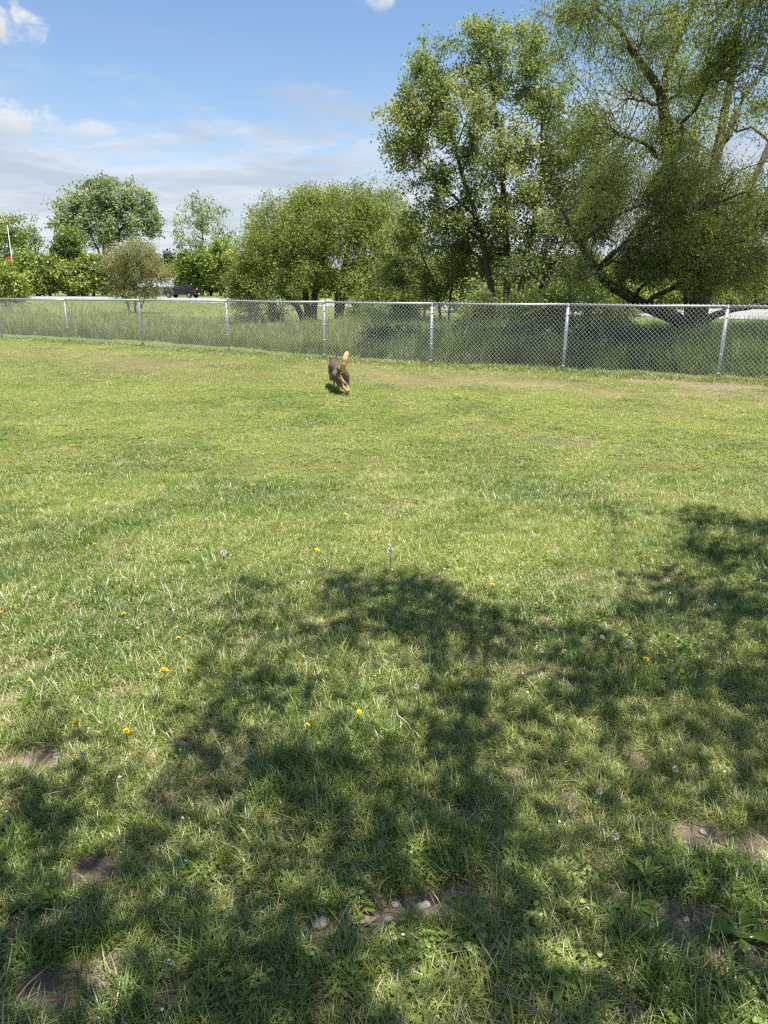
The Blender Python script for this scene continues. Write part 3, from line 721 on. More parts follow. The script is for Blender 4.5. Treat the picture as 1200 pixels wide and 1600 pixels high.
M['lf_cotton'] = leaf_mat('cottonwood_leaf', [(0, (0.104, 0.164, 0.067)), (.45, (0.216, 0.288, 0.133)), (.8, (0.340, 0.392, 0.218)), (1, (0.493, 0.517, 0.338))], .47, .015)

M['lf_dome'] = leaf_mat('dome_leaf', [(0, (0.087, 0.135, 0.032)), (.4, (0.181, 0.238, 0.053)), (.75, (0.292, 0.348, 0.089)), (1, (0.447, 0.463, 0.164))], .47, .015)
M['lf_shade_dark'] = leaf_mat('shade_dark_leaf', [(0, (0.022, 0.040, 0.018)), (.5, (0.040, 0.068, 0.030)), (1, (0.075, 0.11, 0.045))], .2, .02)  # leaf colour darkened to paint in the deep shade behind the fence
# big willow at the right, trunk behind the fence
Yj = 19.5
make_tree('willow_tree', 'huge spreading willow with thick forked trunk and low limb behind the fence', 'tree', gbase(1080, Yj),
    [stem([(1080, 540), (1078, 480), (1082, 430), (1060, 340), (1042, 230), (1030, 130), (985, 60), (930, 10)], Yj, .28, .03, dys=[0, 0, 0, -.2, -.3, -.5, -.9, -1.2]),
     stem([(1086, 535), (1092, 470), (1105, 390), (1112, 260), (1132, 170), (1150, 60), (1175, -80)], Yj, .19, .03, dys=[0, .1, .2, .3, .3, .2, 0]),
     stem([(1090, 520), (1110, 430), (1150, 330), (1196, 250), (1230, 150), (1290, 40)], Yj + .3, .12, .03, dys=[0, 0, .3, .8, 1.2, 1.6]),
     ([np.array([9.2, 19.6, 3.6]), np.array([8.6, 17.6, 6.6]), np.array([7.2, 15.6, 8.2]), np.array([5.2, 14.2, 8.0])], .09, .025),
     stem([(1112, 260), (1148, 200), (1142, 170), (1195, 110), (1215, 0)], Yj + .3, .09, .03, False),
     stem([(1066, 505), (1030, 488), (975, 462), (935, 425), (905, 385), (880, 330)], Yj - .2, .17, .04, False, dys=[0, -.2, -.6, -1.0, -1.4, -1.7]),
     stem([(1095, 505), (1125, 488), (1165, 478), (1230, 470)], Yj, .10, .03, False),
     stem([(1042, 230), (1030, 160), (1048, 80), (1090, 0), (1120, -120)], Yj - .3, .10, .03, False)],
    [lobe(1030, 290, 105, 62, Yj - 1.6, 560, 1.6), lobe(945, 330, 62, 80, Yj - 1.6, 330, 1.3), lobe(1110, 385, 90, 80, Yj - 1.8, 600, 1.8), lobe(1000, 400, 85, 55, Yj - 1.6, 380, 1.4),
     lobe(1180, 350, 80, 90, Yj - 1.2, 420, 1.8), lobe(1040, 215, 80, 45, Yj - .8, 210, 1.4), lobe(960, 60, 110, 60, Yj - 1.2, 200, 1.5), lobe(1060, 40, 110, 62, Yj - .3, 190, 1.9), lobe(1150, 70, 70, 80, Yj - 4.0, 230, 1.6), lobe(925, 215, 48, 60, Yj - .5, 130, 1.2),
     lobe(890, 20, 60, 26, Yj - 1.0, 90, 1.0), lobe(1000, 120, 70, 45, Yj - .2, 110, 1.5), lobe(1085, 140, 60, 45, Yj - .6, 120, 1.3), lobe(1190, 160, 50, 40, Yj - .9, 60, 1.0),
     lobe(1060, -110, 200, 100, Yj - 4.2, 330, 2.4), lobe(1240, -60, 160, 120, Yj - 4.6, 300, 2.2), lobe(1330, 120, 120, 110, Yj - 4.0, 280, 2.2), lobe(1330, 300, 110, 120, Yj - .5, 260, 2.4), lobe(910, 430, 40, 35, Yj - 2.0, 70, .8), lobe(1180, 445, 60, 25, Yj - .5, 90, 1.5),
     lobe(1080, 200, 260, 220, Yj + 3.0, 260, 1.5), lobe(1120, 300, 130, 90, Yj - 3.6, 110, 1.2)] + [((x_, y_, z_), (1.5, 1.3, .7), 200) for x_, y_, z_ in ((3.4, 15.2, 7.7), (5.2, 13.6, 7.6), (5.4, 15.6, 8.2), (7.2, 13.6, 7.9), (7.4, 15.6, 8.4), (9.2, 13.4, 8.0), (9.4, 15.4, 8.4), (2.2, 16.4, 7.9))],  # hand-placed lobes overhang out of view, added to shade the tall grass
    64, 8, 34, (.075, .023), M['lf_willow'], M['bark'], 5, droop=.40, sig=.12, twig_r=.006, gap=.30, gapscale=1.5, tint0=.52, tintv=.13, hang=.20, lmax=.05, sides=10, bare=.10)

# tall light poplar in the middle
Yi = 24.0
make_tree('poplar_tree', 'tall airy multi-stemmed tree with small pale green leaves against the sky', 'tree', gbase(785, Yi),
    [stem([(792, 520), (792, 440), (790, 360), (786, 250), (770, 140), (760, 70)], Yi, .13, .02),
     stem([(776, 520), (770, 440), (745, 340), (715, 250), (690, 170), (680, 110)], Yi - .3, .11, .02),
     stem([(806, 520), (815, 430), (840, 330), (850, 220), (845, 120)], Yi + .2, .11, .02),
     stem([(745, 340), (690, 290), (640, 230), (615, 200)], Yi - .3, .05, .015, False),
     stem([(820, 520), (850, 430), (885, 370), (910, 300)], Yi - .5, .08, .02)],
    [lobe(690, 130, 62, 62, Yi, 260, 1.2), lobe(775, 95, 72, 55, Yi, 300, 1.3), lobe(645, 190, 52, 55, Yi - .3, 220, 1.1), lobe(840, 150, 62, 75, Yi, 270, 1.3), lobe(735, 200, 85, 60, Yi - .8, 320, 1.2),
     lobe(630, 235, 38, 35, Yi - .4, 80, .8), lobe(810, 260, 80, 70, Yi - .6, 300, 1.3), lobe(700, 285, 80, 50, Yi - .5, 210, 1.2), lobe(880, 250, 58, 75, Yi, 200, 1.2), lobe(790, 345, 110, 55, Yi - .4, 360, 1.4), lobe(760, 400, 110, 50, Yi + .8, 240, 1.0),
     lobe(660, 110, 26, 24, Yi, 45, .6), lobe(745, 48, 34, 18, Yi, 50, .6), lobe(835, 62, 28, 24, Yi, 50, .6), lobe(900, 330, 60, 60, Yi - .3, 170, 1.2), lobe(690, 350, 70, 45, Yi - .2, 130, 1.2)],
    50, 7, 22, (.085, .052), M['lf_poplar'], M['bark'], 8, droop=.05, sig=.11, twig_r=.006, gap=.34, gapscale=1.6, tint0=.55, tintv=.12)
# shrubby growth under and beside it
make_tree('leafy_shrub', 'bright leafy shrub filling the space under the tall airy tree', 'shrub', gbase(690, 26),
    [stem([(690, 510), (685, 460), (660, 400), (640, 360)], 26, .05, .015), stem([(700, 510), (705, 450), (720, 390)], 26, .05, .015)],
    [lobe(650, 370, 45, 45, 26, 130, 1.0), lobe(715, 400, 60, 50, 26, 180, 1.2), lobe(680, 440, 70, 35, 26, 150, 1.2), lobe(760, 420, 45, 40, 26, 90, 1.0), lobe(620, 420, 35, 40, 26, 90, 1.0)],
    14, 7, 16, (.09, .05), M['lf_bright'], M['bark'], 9, sig=.12, gap=.3, tint0=.42)
make_tree('drooping_shrub', 'yellowish drooping willow shrub against the domed tree', 'shrub', gbase(655, 29),
    [stem([(655, 505), (650, 450), (630, 390), (610, 340)], 29, .06, .015), stem([(660, 505), (668, 440), (680, 380)], 29, .05, .015)],
    [lobe(640, 370, 60, 50, 29, 220, 1.2), lobe(620, 430, 62, 40, 29, 200, 1.2), lobe(690, 420, 50, 40, 29, 110, 1.0)],
    14, 7, 24, (.09, .022), M['lf_willow'], M['bark'], 10, sig=.11, droop=.5, hang=.35, gap=.28, tint0=.68)
make_tree('understorey_tree', 'dark leaning young tree between the airy tree and the willow', 'tree', gbase(850, 22),
    [stem([(835, 520), (850, 450), (880, 400), (900, 340)], 22, .07, .02), stem([(900, 520), (890, 440), (860, 370)], 22, .05, .015), stem([(925, 520), (915, 440), (935, 380)], 22, .04, .015)],
    [lobe(880, 350, 60, 60, 22.5, 200, 1.1), lobe(860, 420, 75, 40, 22.5, 130, 1.2), lobe(930, 280, 50, 60, 22.6, 170, 1.0), lobe(905, 215, 45, 45, 22.8, 130, 1.0), lobe(800, 420, 40, 35, 22.5, 60, 1.0)],
    14, 7, 15, (.085, .045), M['lf_poplar'], M['bark'], 12, sig=.12, gap=.35, tint0=.36)
# undergrowth behind the tall grass; the darkest bushes are added to imitate shade
for px, Yd, w_, h_, mt, ti, nm, lb, sd in ((850, 19.0, 70, 46, 'lf_willow', .45, 'undergrowth_bush', 'grey green bush in the tall grass below the airy tree', 41), (770, 20.5, 60, 40, 'lf_poplar', .45, 'undergrowth_bush', 'small leafy bush beside the stems of the airy tree', 42),
                                         (632, 27, 26, 26, 'lf_lime', .6, 'lime_bush', 'small lime green bush glowing behind the fence', 43), (950, 21, 60, 40, 'lf_willow', .5, 'undergrowth_bush', 'pale bush beneath the low limb of the willow', 44),
                                         (612, 18.2, 55, 26, 'lf_shade_dark', .5, 'shade_dark_bush', 'low rounded bush coloured dark as shade behind the fence under the lime bush', 51), (745, 17.4, 46, 24, 'lf_shade_dark', .45, 'shade_dark_bush', 'low added bush coloured dark as shade in the tall grass before the airy tree', 52), (835, 16.8, 60, 30, 'lf_shade_dark', .4, 'shade_dark_bush', 'wide added bush coloured dark as shade in the tall grass beside the grey green bush', 53), (925, 16.4, 60, 30, 'lf_shade_dark', .5, 'shade_dark_bush', 'added bush coloured dark as shade in the tall grass below the low willow limb', 54), (400, 35, 56, 30, 'lf_olive', .15, 'brush_clump', 'grey brown brush clump at the foot of the domed tree', 45), (570, 34, 40, 26, 'lf_willow', .3, 'brush_clump', 'dusky brush clump right of the domed tree stems', 46)):
    cy = 486 if mt != 'lf_shade_dark' else 532
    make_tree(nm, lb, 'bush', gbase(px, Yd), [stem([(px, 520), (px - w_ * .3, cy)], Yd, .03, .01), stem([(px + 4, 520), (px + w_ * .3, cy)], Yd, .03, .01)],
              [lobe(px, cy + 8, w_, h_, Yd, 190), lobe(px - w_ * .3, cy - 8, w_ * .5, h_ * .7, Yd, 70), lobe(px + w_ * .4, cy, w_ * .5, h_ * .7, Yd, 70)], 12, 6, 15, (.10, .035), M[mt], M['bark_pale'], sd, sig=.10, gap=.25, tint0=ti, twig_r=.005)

# domed willow-like tree
Yh = 36.0
make_tree('domed_tree', 'broad rounded olive green tree with many arching stems behind the fence', 'tree', gbase(485, Yh),
    [stem([(478, 512), (465, 480), (440, 455), (400, 430)], Yh, .16, .03), stem([(482, 512), (480, 470), (470, 420), (440, 370)], Yh, .17, .03), stem([(488, 512), (492, 460), (505, 400), (520, 340)], Yh, .17, .03),
     stem([(527, 512), (528, 460), (540, 400), (560, 340)], Yh + .5, .20, .03), stem([(530, 512), (540, 460), (580, 410), (620, 390)], Yh + .5, .15, .03)],
    [lobe(530, 335, 95, 46, Yh, 420, 2.6), lobe(450, 365, 70, 50, Yh - .3, 330, 2.2), lobe(590, 350, 70, 55, Yh, 340, 2.2), lobe(405, 410, 50, 48, Yh - .3, 260, 1.8), lobe(500, 390, 120, 50, Yh - 1.2, 420, 1.6), lobe(610, 410, 55, 55, Yh - .4, 220, 1.8),
     lobe(375, 445, 30, 28, Yh, 110, 1.2), lobe(440, 440, 60, 24, Yh - 1.2, 150, 1.4), lobe(560, 440, 70, 26, Yh - 1, 170, 1.4), lobe(490, 315, 60, 25, Yh, 140, 1.6)],
    52, 8, 34, (.12, .046), M['lf_dome'], M['bark'], 14, droop=.25, sig=.17, twig_r=.008, gap=.14, gapscale=1.4, shell=.42, tint0=.60, tintv=.11, hang=.25)
# olive shrub in the meadow
make_tree('olive_shrub', 'round tan olive shrub standing alone in the meadow before the road', 'shrub', gbase(210, 50),
    [stem([(205, 492), (195, 460), (185, 420)], 50, .07, .02), stem([(212, 492), (212, 450), (215, 400)], 50, .07, .02), stem([(218, 492), (230, 455), (245, 425)], 50, .07, .02)],
    [lobe(208, 405, 46, 32, 50, 420, 1.8), lobe(190, 430, 36, 30, 50, 220, 1.5), lobe(235, 432, 34, 30, 50, 220, 1.5), lobe(210, 458, 50, 18, 50, 170, 1.6)],
    24, 8, 30, (.115, .042), M['lf_olive'], M['bark_pale'], 15, sig=.18, gap=.05, shell=.42, twig_r=.008, tint0=.45)
make_tree('lime_shrub', 'yellow green leafy shrub at the road before the tall lamp post', 'shrub', gbase(10, 70),
    [stem([(10, 482), (5, 455), (0, 430)], 70, .06, .02), stem([(14, 482), (22, 450), (28, 430)], 70, .06, .02)],
    [lobe(8, 440, 34, 26, 70, 300, 1.8), lobe(-20, 430, 30, 28, 70, 200, 1.6), lobe(25, 455, 22, 18, 70, 130, 1.4), lobe(0, 462, 40, 12, 70, 120, 1.6)],
    18, 8, 13, (.24, .13), M['lf_lime'], M['bark'], 16, sig=.2, gap=.15, tint0=.72, twig_r=.012)

# far trees beyond the road
def far_tree(px, top, hw, Yd, mt, label, cat, seed, nm='roadside_tree', group=None, n=900, gap=.25, tint0=.45, leaf=(.55, .34), forks=2, bot=455, nl=9, sig=.5):
    H = bot - top; cr = top + H * .40
    st = [stem([(px, 460), (px, bot - H * .25), (px + 2, bot - H * .55), (px, top + H * .15)], Yd, .012 * H * mscale(Yd) + .1, .05)]
    rr_ = random.Random(seed)
    for k in range(forks): st.append(stem([(px + rr_.uniform(-2, 2), 458), (px + (k - .5) * hw * .35, bot - H * .35), (px + (k - .5) * hw * 1.1, top + H * .3)], Yd, .008 * H * mscale(Yd) + .06, .04))
    lb = [lobe(px, top + H * .34, hw * .72, H * .30, Yd, n * .3)]
    for k in range(6):
        a = 2 * math.pi * k / 6 + rr_.uniform(-.4, .4)
        lb.append(lobe(px + math.cos(a) * hw * .55, top + H * .46 + math.sin(a) * H * .22, hw * rr_.uniform(.35, .5), H * rr_.uniform(.18, .26), Yd, n * .13, dy=rr_.uniform(-1, 1) * hw * mscale(Yd) * .4))
    lb.append(lobe(px, bot - H * .22, hw * .8, H * .2, Yd, n * (.16 if H < 90 else .05)))
    return make_tree(nm, label, cat, gbase(px, Yd), st, lb, 18, 9, nl, leaf, M[mt], M['bark'], seed, group, sig=sig, gap=gap, gapscale=1.3, tint0=tint0, twig_r=.03, twigs=False, sides=6)
make_tree('cottonwood_tree', 'largest round-crowned cottonwood with pale leaves beyond the road', 'tree', gbase(165, 175),
    [stem([(163, 460), (163, 420), (165, 380), (166, 320), (165, 290)], 175, .55, .08), stem([(163, 420), (150, 380), (125, 335), (110, 315)], 175, .3, .06, False), stem([(165, 400), (185, 360), (215, 330), (230, 310)], 175, .3, .06, False),
     stem([(165, 380), (178, 330), (195, 300)], 175, .22, .06, False), stem([(164, 385), (148, 330), (142, 300)], 175, .22, .06, False)],
    [lobe(165, 315, 52, 34, 175, 420, 6), lobe(118, 330, 36, 34, 175, 300, 5), lobe(215, 330, 34, 36, 175, 300, 5), lobe(165, 350, 76, 34, 173, 380, 6), lobe(160, 290, 36, 14, 175, 110, 3), lobe(105, 360, 28, 24, 175, 120, 4), lobe(235, 350, 18, 24, 175, 90, 3), lobe(165, 372, 60, 18, 173, 110, 5)],
    40, 8, 10, (.62, .40), M['lf_cotton'], M['bark'], 20, sig=.5, gap=.24, gapscale=1.6, tint0=.55, twig_r=.03, twigs=False)
far_tree(315, 303, 64, 180, 'lf_cotton', 'thin see-through pale tree standing behind the pickup truck', 'tree', 21, 'cottonwood_tree', n=620, gap=.40, tint0=.65, nl=6, forks=2)
far_tree(396, 312, 22, 170, 'lf_cotton', 'slim pale tree top rising left behind the domed tree', 'tree', 22, 'cottonwood_tree', n=260, gap=.35, tint0=.6, nl=6)
far_tree(12, 328, 46, 190, 'lf_bright', 'tall green tree behind the lamp post at the road', 'tree', 23, n=700, tint0=.42)
far_tree(54, 332, 17, 195, 'lf_cotton', 'slender feathery tree left of the largest cottonwood', 'tree', 24, 'cottonwood_tree', n=170, gap=.35, tint0=.6, nl=6)
far_tree(108, 352, 34, 160, 'lf_bright', 'dense dark green tree under the left side of the largest cottonwood', 'tree', 25, n=620, tint0=.25)
for i, (px, top, hw, Yd, ti) in enumerate(((-70, 350, 60, 180, .4), (-30, 385, 40, 165, .45), (40, 392, 34, 162, .5), (78, 398, 34, 158, .42), (112, 405, 30, 157, .5), (146, 396, 34, 158, .3), (182, 402, 34, 160, .35), (228, 396, 34, 165, .35), (275, 415, 26, 166, .3), (330, 412, 28, 168, .35), (375, 395, 30, 166, .5), (20, 415, 30, 160, .4), (128, 425, 26, 156, .5), (60, 425, 26, 157, .45))):
    far_tree(px, top, hw, Yd, 'lf_bright', 'dense green roadside thicket tree below the cottonwoods', 'tree', 30 + i, 'thicket_tree', 'thicket trees along the far side of the road', n=520, gap=.10, tint0=ti, bot=458, nl=13, leaf=(.6, .42))
far_tree(262, 392, 13, 168, 'lf_dark', 'dark narrow conifer between the olive shrub and the pickup truck', 'tree', 47, 'conifer_tree', n=330, gap=.1, tint0=.4, leaf=(.5, .25))
far_tree(304, 385, 36, 158, 'lf_lime', 'bright yellow green tree right behind the pickup truck', 'tree', 48, n=520, gap=.15, tint0=.28)
far_tree(345, 372, 30, 160, 'lf_bright', 'mid green tree between the pickup truck and the domed tree', 'tree', 49, n=420, gap=.15, tint0=.6)
for i in range(17):
    px = 400 + i * 56 + random.uniform(-14, 14); Yd = float(np.interp(px, [400, 700, 1000, 1300], [140, 118, 100, 92])) + random.uniform(-6, 6)
    far_tree(px, random.uniform(385, 412), random.uniform(34, 46), Yd, random.choice(['lf_bright', 'lf_cotton', 'lf_bright']), 'green tree of the far row glimpsed between the near crowns', 'tree', 60 + i, 'background_tree', 'far row of trees beyond the road', n=400, gap=.12, tint0=random.uniform(.35, .6), leaf=(.5, .33), bot=466, nl=12)
for i, (px, Yd, w_, h_) in enumerate(((585, 62, 36, 22), (660, 58, 40, 26), (725, 52, 36, 24), (790, 60, 42, 26), (850, 48, 36, 24), (905, 54, 40, 26), (975, 45, 40, 24), (1040, 50, 44, 24), (470, 75, 40, 20), (400, 80, 34, 20), (1130, 62, 44, 14), (1195, 60, 40, 14))):
    cy = 470 - h_ * .4
    make_tree('hedge_bush', 'leafy bush of the loose hedge between tall grass and road', 'bush', gbase(px, Yd), [stem([(px, 500), (px - w_ * .3, cy)], Yd, .05, .02), stem([(px + 3, 500), (px + w_ * .3, cy)], Yd, .05, .02)],
              [lobe(px, cy, w_, h_, Yd, 200), lobe(px - w_ * .3, cy - h_ * .5, w_ * .5, h_ * .6, Yd, 70), lobe(px + w_ * .4, cy - h_ * .2, w_ * .5, h_ * .7, Yd, 70), lobe(px, cy + h_ * .7, w_ * .9, h_ * .5, Yd, 80)], 10, 7, 12, (.22, .11), M[('lf_bright', 'lf_willow', 'lf_poplar')[i % 3]], M['bark_pale'], 140 + i, 'bushes of the loose hedge', sig=.2, gap=.15, tint0=random.uniform(.35, .6), twig_r=.012, twigs=False)
# the tree whose shade falls across the foreground stands behind the camera
SHADE = [(400, 918, 60, .5), (520, 908, 55, .8), (640, 920, 60, 1), (700, 962, 75, 1), (770, 962, 55, 1), (610, 980, 50, .9), (500, 1000, 50, .9), (400, 1075, 55, .9), (345, 1140, 55, 1), (450, 1205, 70, 1.2), (540, 1180, 60, 1.1), (300, 1205, 50, 1),
         (130, 1240, 60, 1), (50, 1245, 40, .9), (100, 1110, 30, .5), (250, 1290, 50, .8), (870, 985, 50, .9), (950, 1005, 50, 1), (1000, 955, 50, 1), (1050, 905, 50, 1), (1120, 865, 50, 1.1), (1190, 830, 55, 1.1), (950, 800, 28, .5), (1095, 808, 40, .9), (1150, 940, 60, 1.1), (1060, 1050, 60, 1),
         (1160, 1060, 60, 1.1), (1170, 1160, 50, 1), (900, 1090, 50, .9), (800, 1100, 50, .9), (700, 1130, 55, 1), (620, 1160, 40, .8), (610, 1235, 55, 1), (850, 1190, 45, .7), (760, 1240, 40, .8), (1010, 1140, 45, .8), (1060, 1210, 40, .7), (680, 1350, 55, .9), (850, 1330, 55, 1), (960, 1330, 50, .9), (1010, 1420, 55, 1), (1180, 1260, 45, .8),
         (1150, 1420, 50, .8), (1120, 1560, 65, 1), (960, 1520, 50, .8), (560, 1350, 45, .8), (430, 1330, 45, .8), (350, 1440, 55, .9), (200, 1340, 50, .9), (80, 1480, 60, 1), (130, 1400, 40, .8), (250, 1560, 60, 1), (420, 1520, 40, .6), (520, 1440, 45, .7), (720, 1430, 45, .6), (840, 1450, 40, .7), (660, 1590, 45, .6), (20, 1380, 40, .6), (1250, 900, 80, 1.2), (1300, 1050, 90, 1.2), (1270, 1250, 80, 1), (860, 1620, 60, .9), (560, 1660, 70, .9), (-60, 1500, 70, .9),
         (1350, 850, 90, 1.1), (1450, 980, 100, 1.1), (300, 1680, 80, 1), (1000, 1700, 90, 1), (700, 1750, 90, 1), (0, 1650, 70, 1)]
_sr = np.random.default_rng(77); lbs = []
for px, py, rp, dn in SHADE:
    dn = dn * (.58 if py > 1290 and px < 1000 else 1.0)
    gx0, gy0 = gnd(px, py); gx1, _ = gnd(px + rp, py); rm = abs(gx1 - gx0)
    hh = _sr.uniform(4.0, 5.8); tq = hh / SUN.z
    lbs.append((np.array([gx0, gy0, 0]) + np.array(SUN) * tq, (rm * .85, rm * .95, rm * 1.0), max(5, 25 * dn * (rm / .2) ** 2)))
for k in range(16): # the crown goes on behind the camera
    a = _sr.uniform(0, 6.28); q = _sr.uniform(.5, 3.2)
    lbs.append((np.array([1.2 + math.cos(a) * q, -4.2 + math.sin(a) * q, _sr.uniform(5.5, 10)]), (1.0, 1.0, .8), 50))
bx, by = 1.2, -4.6
make_tree('shade_tree', 'spreading leafy tree behind the viewer whose shade dapples the foreground lawn', 'tree', (bx, by, float(hgt(bx, by))),
    [([np.array([bx, by, 0.]), np.array([bx + .05, by, 2.]), np.array([bx + .3, by + .3, 4.]), np.array([bx + .6, by + .6, 6.0]), np.array([bx + .8, by + .8, 7.6])], .26, .05),
     ([np.array([bx, by, 2.2]), np.array([bx - .3, by - .5, 4.5]), np.array([bx, by - 1., 8.])], .16, .04)],
    lbs, 70, 9, 15, (.075, .048), M['lf_poplar'], M['bark'], 99, sig=.11, gap=0, tint0=.5, shell=.5, lmax=.010, twig_r=.0035)

# ------------------------------------------------------------------ the dog, running away
def fur_mat():
    m, t = new_mat('dog_fur')
    a = N(t, 'ShaderNodeAttribute', attribute_name='fur').outputs['Color']
    g = N(t, 'ShaderNodeTexCoord').outputs['Object']
    n = noise(t, g, 55, 5, .7); n2 = noise(t, g, 14, 3)
    c = N(t, 'ShaderNodeMix', data_type='RGBA', blend_type='MULTIPLY'); c.inputs[0].default_value = 1; t.links.new(a, c.inputs[6])
    t.links.new(ramp(t, math_n(t, 'ADD', math_n(t, 'MULTIPLY', n, .7), math_n(t, 'MULTIPLY', n2, .3)), [(.34, (.32, .30, .29)), (.52, (1, 1, 1)), (.70, (2.0, 1.85, 1.6))]), c.inputs[7])
    out(t, principled(t, c.outputs[2], .75, 0, .25, (n, .8, .01))); return m
M['fur'] = fur_mat()
def dz(Xz, Yz, Yd): return Vector(at(480 + Xz / 12, 530 + Yz / 12, Yd))
SADDLE = (.098, .070, .047); BLACK = (.028, .024, .021); TAN = (.31, .19, .095); CREAM = (.55, .42, .26); GREY = (.16, .13, .098); SABLE = (.12, .09, .06)
paw_l = dz(708, 1110, 11.10); paw_l.z = .02 + z0((paw_l.x, paw_l.y)); paw_r = dz(768, 1105, 11.14); paw_r.z = .02 + z0((paw_r.x, paw_r.y))
hk_l = dz(748, 965, 11.04); hk_r = dz(776, 955, 11.10); kn_l = dz(622, 850, 11.33); kn_r = dz(735, 830, 11.38); hip_l = dz(560, 668, 11.32); hip_r = dz(690, 672, 11.38)
pel = dz(625, 625, 11.36); lum = dz(570, 575, 11.60); tho = dz(520, 522, 11.86); wit = dz(505, 480, 12.02); nek = dz(492, 430, 12.18); hd = dz(488, 402, 12.30); muz = dz(470, 425, 12.44)
DOG = []   # centre, radius(3), colour
def cap(a, b, ra, rb, ca, cb=None, n=14):
    for i in range(n):
        f = i / (n - 1); cc = ca if cb is None or f < .5 else cb
        q = a.lerp(b, f); rr_ = ra * (1 - f) + rb * f; DOG.append((q, rr_, cc))
cap(pel, lum, .100, .095, SABLE, SADDLE); cap(lum, tho, .095, .103, SADDLE); cap(tho, wit, .103, .082, SADDLE); cap(wit, nek, .074, .060, BLACK, SADDLE); cap(nek, hd, .060, .058, BLACK, SADDLE); cap(hd, muz, .045, .026, BLACK, BLACK, 10)
belly = tho + Vector((0, 0, -.07)); cap(pel + Vector((.0, .05, -.03)), belly, .07, .105, TAN, TAN)
cap(hip_l, kn_l, .080, .044, GREY, SABLE); cap(kn_l, hk_l, .036, .017, TAN, TAN); cap(hk_l, paw_l, .017, .017, CREAM, CREAM); cap(paw_l, paw_l + Vector((-.01, .06, .0)), .022, .019, CREAM, CREAM, 6)
cap(hip_r, kn_r, .080, .042, SABLE, BLACK); cap(kn_r, hk_r, .036, .016, BLACK, TAN); cap(hk_r, paw_r, .016, .016, CREAM, CREAM); cap(paw_r, paw_r + Vector((-.01, .06, .0)), .021, .018, CREAM, CREAM, 6)
cap(hip_l + Vector((.035, -.070, -.02)), kn_l + Vector((.062, -.045, .03)), .026, .020, CREAM, CREAM)
for sx in (-1, 1):   # front legs gathered under the chest, off the ground
    sh = tho + Vector((.055 * sx, .12, -.06)); eb = sh + Vector((.01 * sx, .02, -.13)); wr = eb + Vector((.03, .13, -.03)); pw = wr + Vector((.0, .04, -.08))
    cap(sh, eb, .05, .032, SADDLE, TAN); cap(eb, wr, .028, .020, TAN, TAN, 10); cap(wr, pw, .019, .019, TAN, CREAM, 8); cap(pw, pw + Vector((0, .04, -.005)), .02, .018, CREAM, CREAM, 5)
tp_ = [dz(600, 575, 11.22), dz(655, 545, 11.12), dz(690, 480, 11.08), dz(708, 380, 11.08), dz(732, 300, 11.10), dz(745, 245, 11.13)]
tr_ = [.038, .036, .040, .043, .038, .018]; tcol = [SABLE, CREAM, CREAM, CREAM, CREAM, CREAM]
TAILC = (.52, .345, .165)
for i in range(5): cap(tp_[i], tp_[i + 1], tr_[i], tr_[i + 1], TAILC if i else SABLE, TAILC, 8)
origin = Vector(((paw_l.x + paw_r.x) / 2, paw_l.y, z0((paw_l.x, paw_l.y))))
b = MB()
for q, rr_, cc in DOG: b.ball(q - origin, rr_, 12, 8)
tmp = b.build('dog', M['fur'])
# ears as flattened cones joined to the skull
e = MB()
for tip, bs in ((dz(420, 312, 12.32), hd + Vector((-.036, 0, .035))), (dz(560, 296, 12.32), hd + Vector((.036, 0, .035)))):
    vs = [bs + Vector((-.034, .0, 0)), bs + Vector((.034, 0, 0)), bs + Vector((0, .022, 0)), bs + Vector((0, -.018, -.005)), tip]
    e.add([v - origin for v in vs], [(0, 3, 4), (3, 1, 4), (1, 2, 4), (2, 0, 4), (0, 2, 1, 3)])
md_ = tmp.modifiers.new('remesh', 'REMESH'); md_.mode = 'VOXEL'; md_.voxel_size = .007
ms = tmp.modifiers.new('smooth', 'SMOOTH'); ms.factor = .5; ms.iterations = 5
dg = bpy.context.evaluated_depsgraph_get(); me = bpy.data.meshes.new_from_object(tmp.evaluated_get(dg), depsgraph=dg)
bpy.data.objects.remove(tmp)
n = len(me.vertices); co = np.empty(n * 3, np.float32); me.vertices.foreach_get('co', co); co = co.reshape(-1, 3)
cen = np.array([list(q - origin) for q, _, _ in DOG]); rad = np.array([x_[1] for x_ in DOG]); cl = np.array([x_[2] for x_ in DOG])
fc = np.empty((n, 4), np.float32)
for s_ in range(0, n, 4000):
    d_ = np.linalg.norm(co[s_:s_ + 4000, None] - cen[None], axis=2) - rad[None]; wgt = np.exp(-d_ / .008); wgt /= wgt.sum(1, keepdims=True)
    fc[s_:s_ + 4000, :3] = wgt @ cl; fc[s_:s_ + 4000, 3] = 1
at_ = me.attributes.new('fur', 'FLOAT_COLOR', 'POINT'); at_.data.foreach_set('color', fc.ravel())
nv = np.random.default_rng(2).normal(0, .0016, (n, 3)); me.vertices.foreach_set('co', (co + nv).ravel().astype(np.float32))
me.polygons.foreach_set('use_smooth', [True] * len(me.polygons)); me.materials.clear(); me.materials.append(M['fur'])
dog = bpy.data.objects.new('dog', me); COL.objects.link(dog); dog.location = origin
tag(dog, 'brown and black shepherd dog bounding away with raised tan tail', 'dog')
M['ear'] = simple('dog_ear', (.05, .04, .034), .8, 0, .2); M['nose'] = simple('dog_nose', (.012, .011, .011), .35, 0, .5); M['eye'] = simple('dog_eye', (.03, .018, .01), .1, 0, .6)
e.build('ears', M['ear'], dog)
q = MB(); q.ball(muz - origin + Vector((-.002, .026, .006)), .012, 8, 6); q.build('nose', M['nose'], dog, True)
for sx in (-1, 1):
    q = MB(); q.ball(hd - origin + Vector((.030 * sx, .045, .018)), .008, 8, 6); q.build('eye', M['eye'], dog, True)

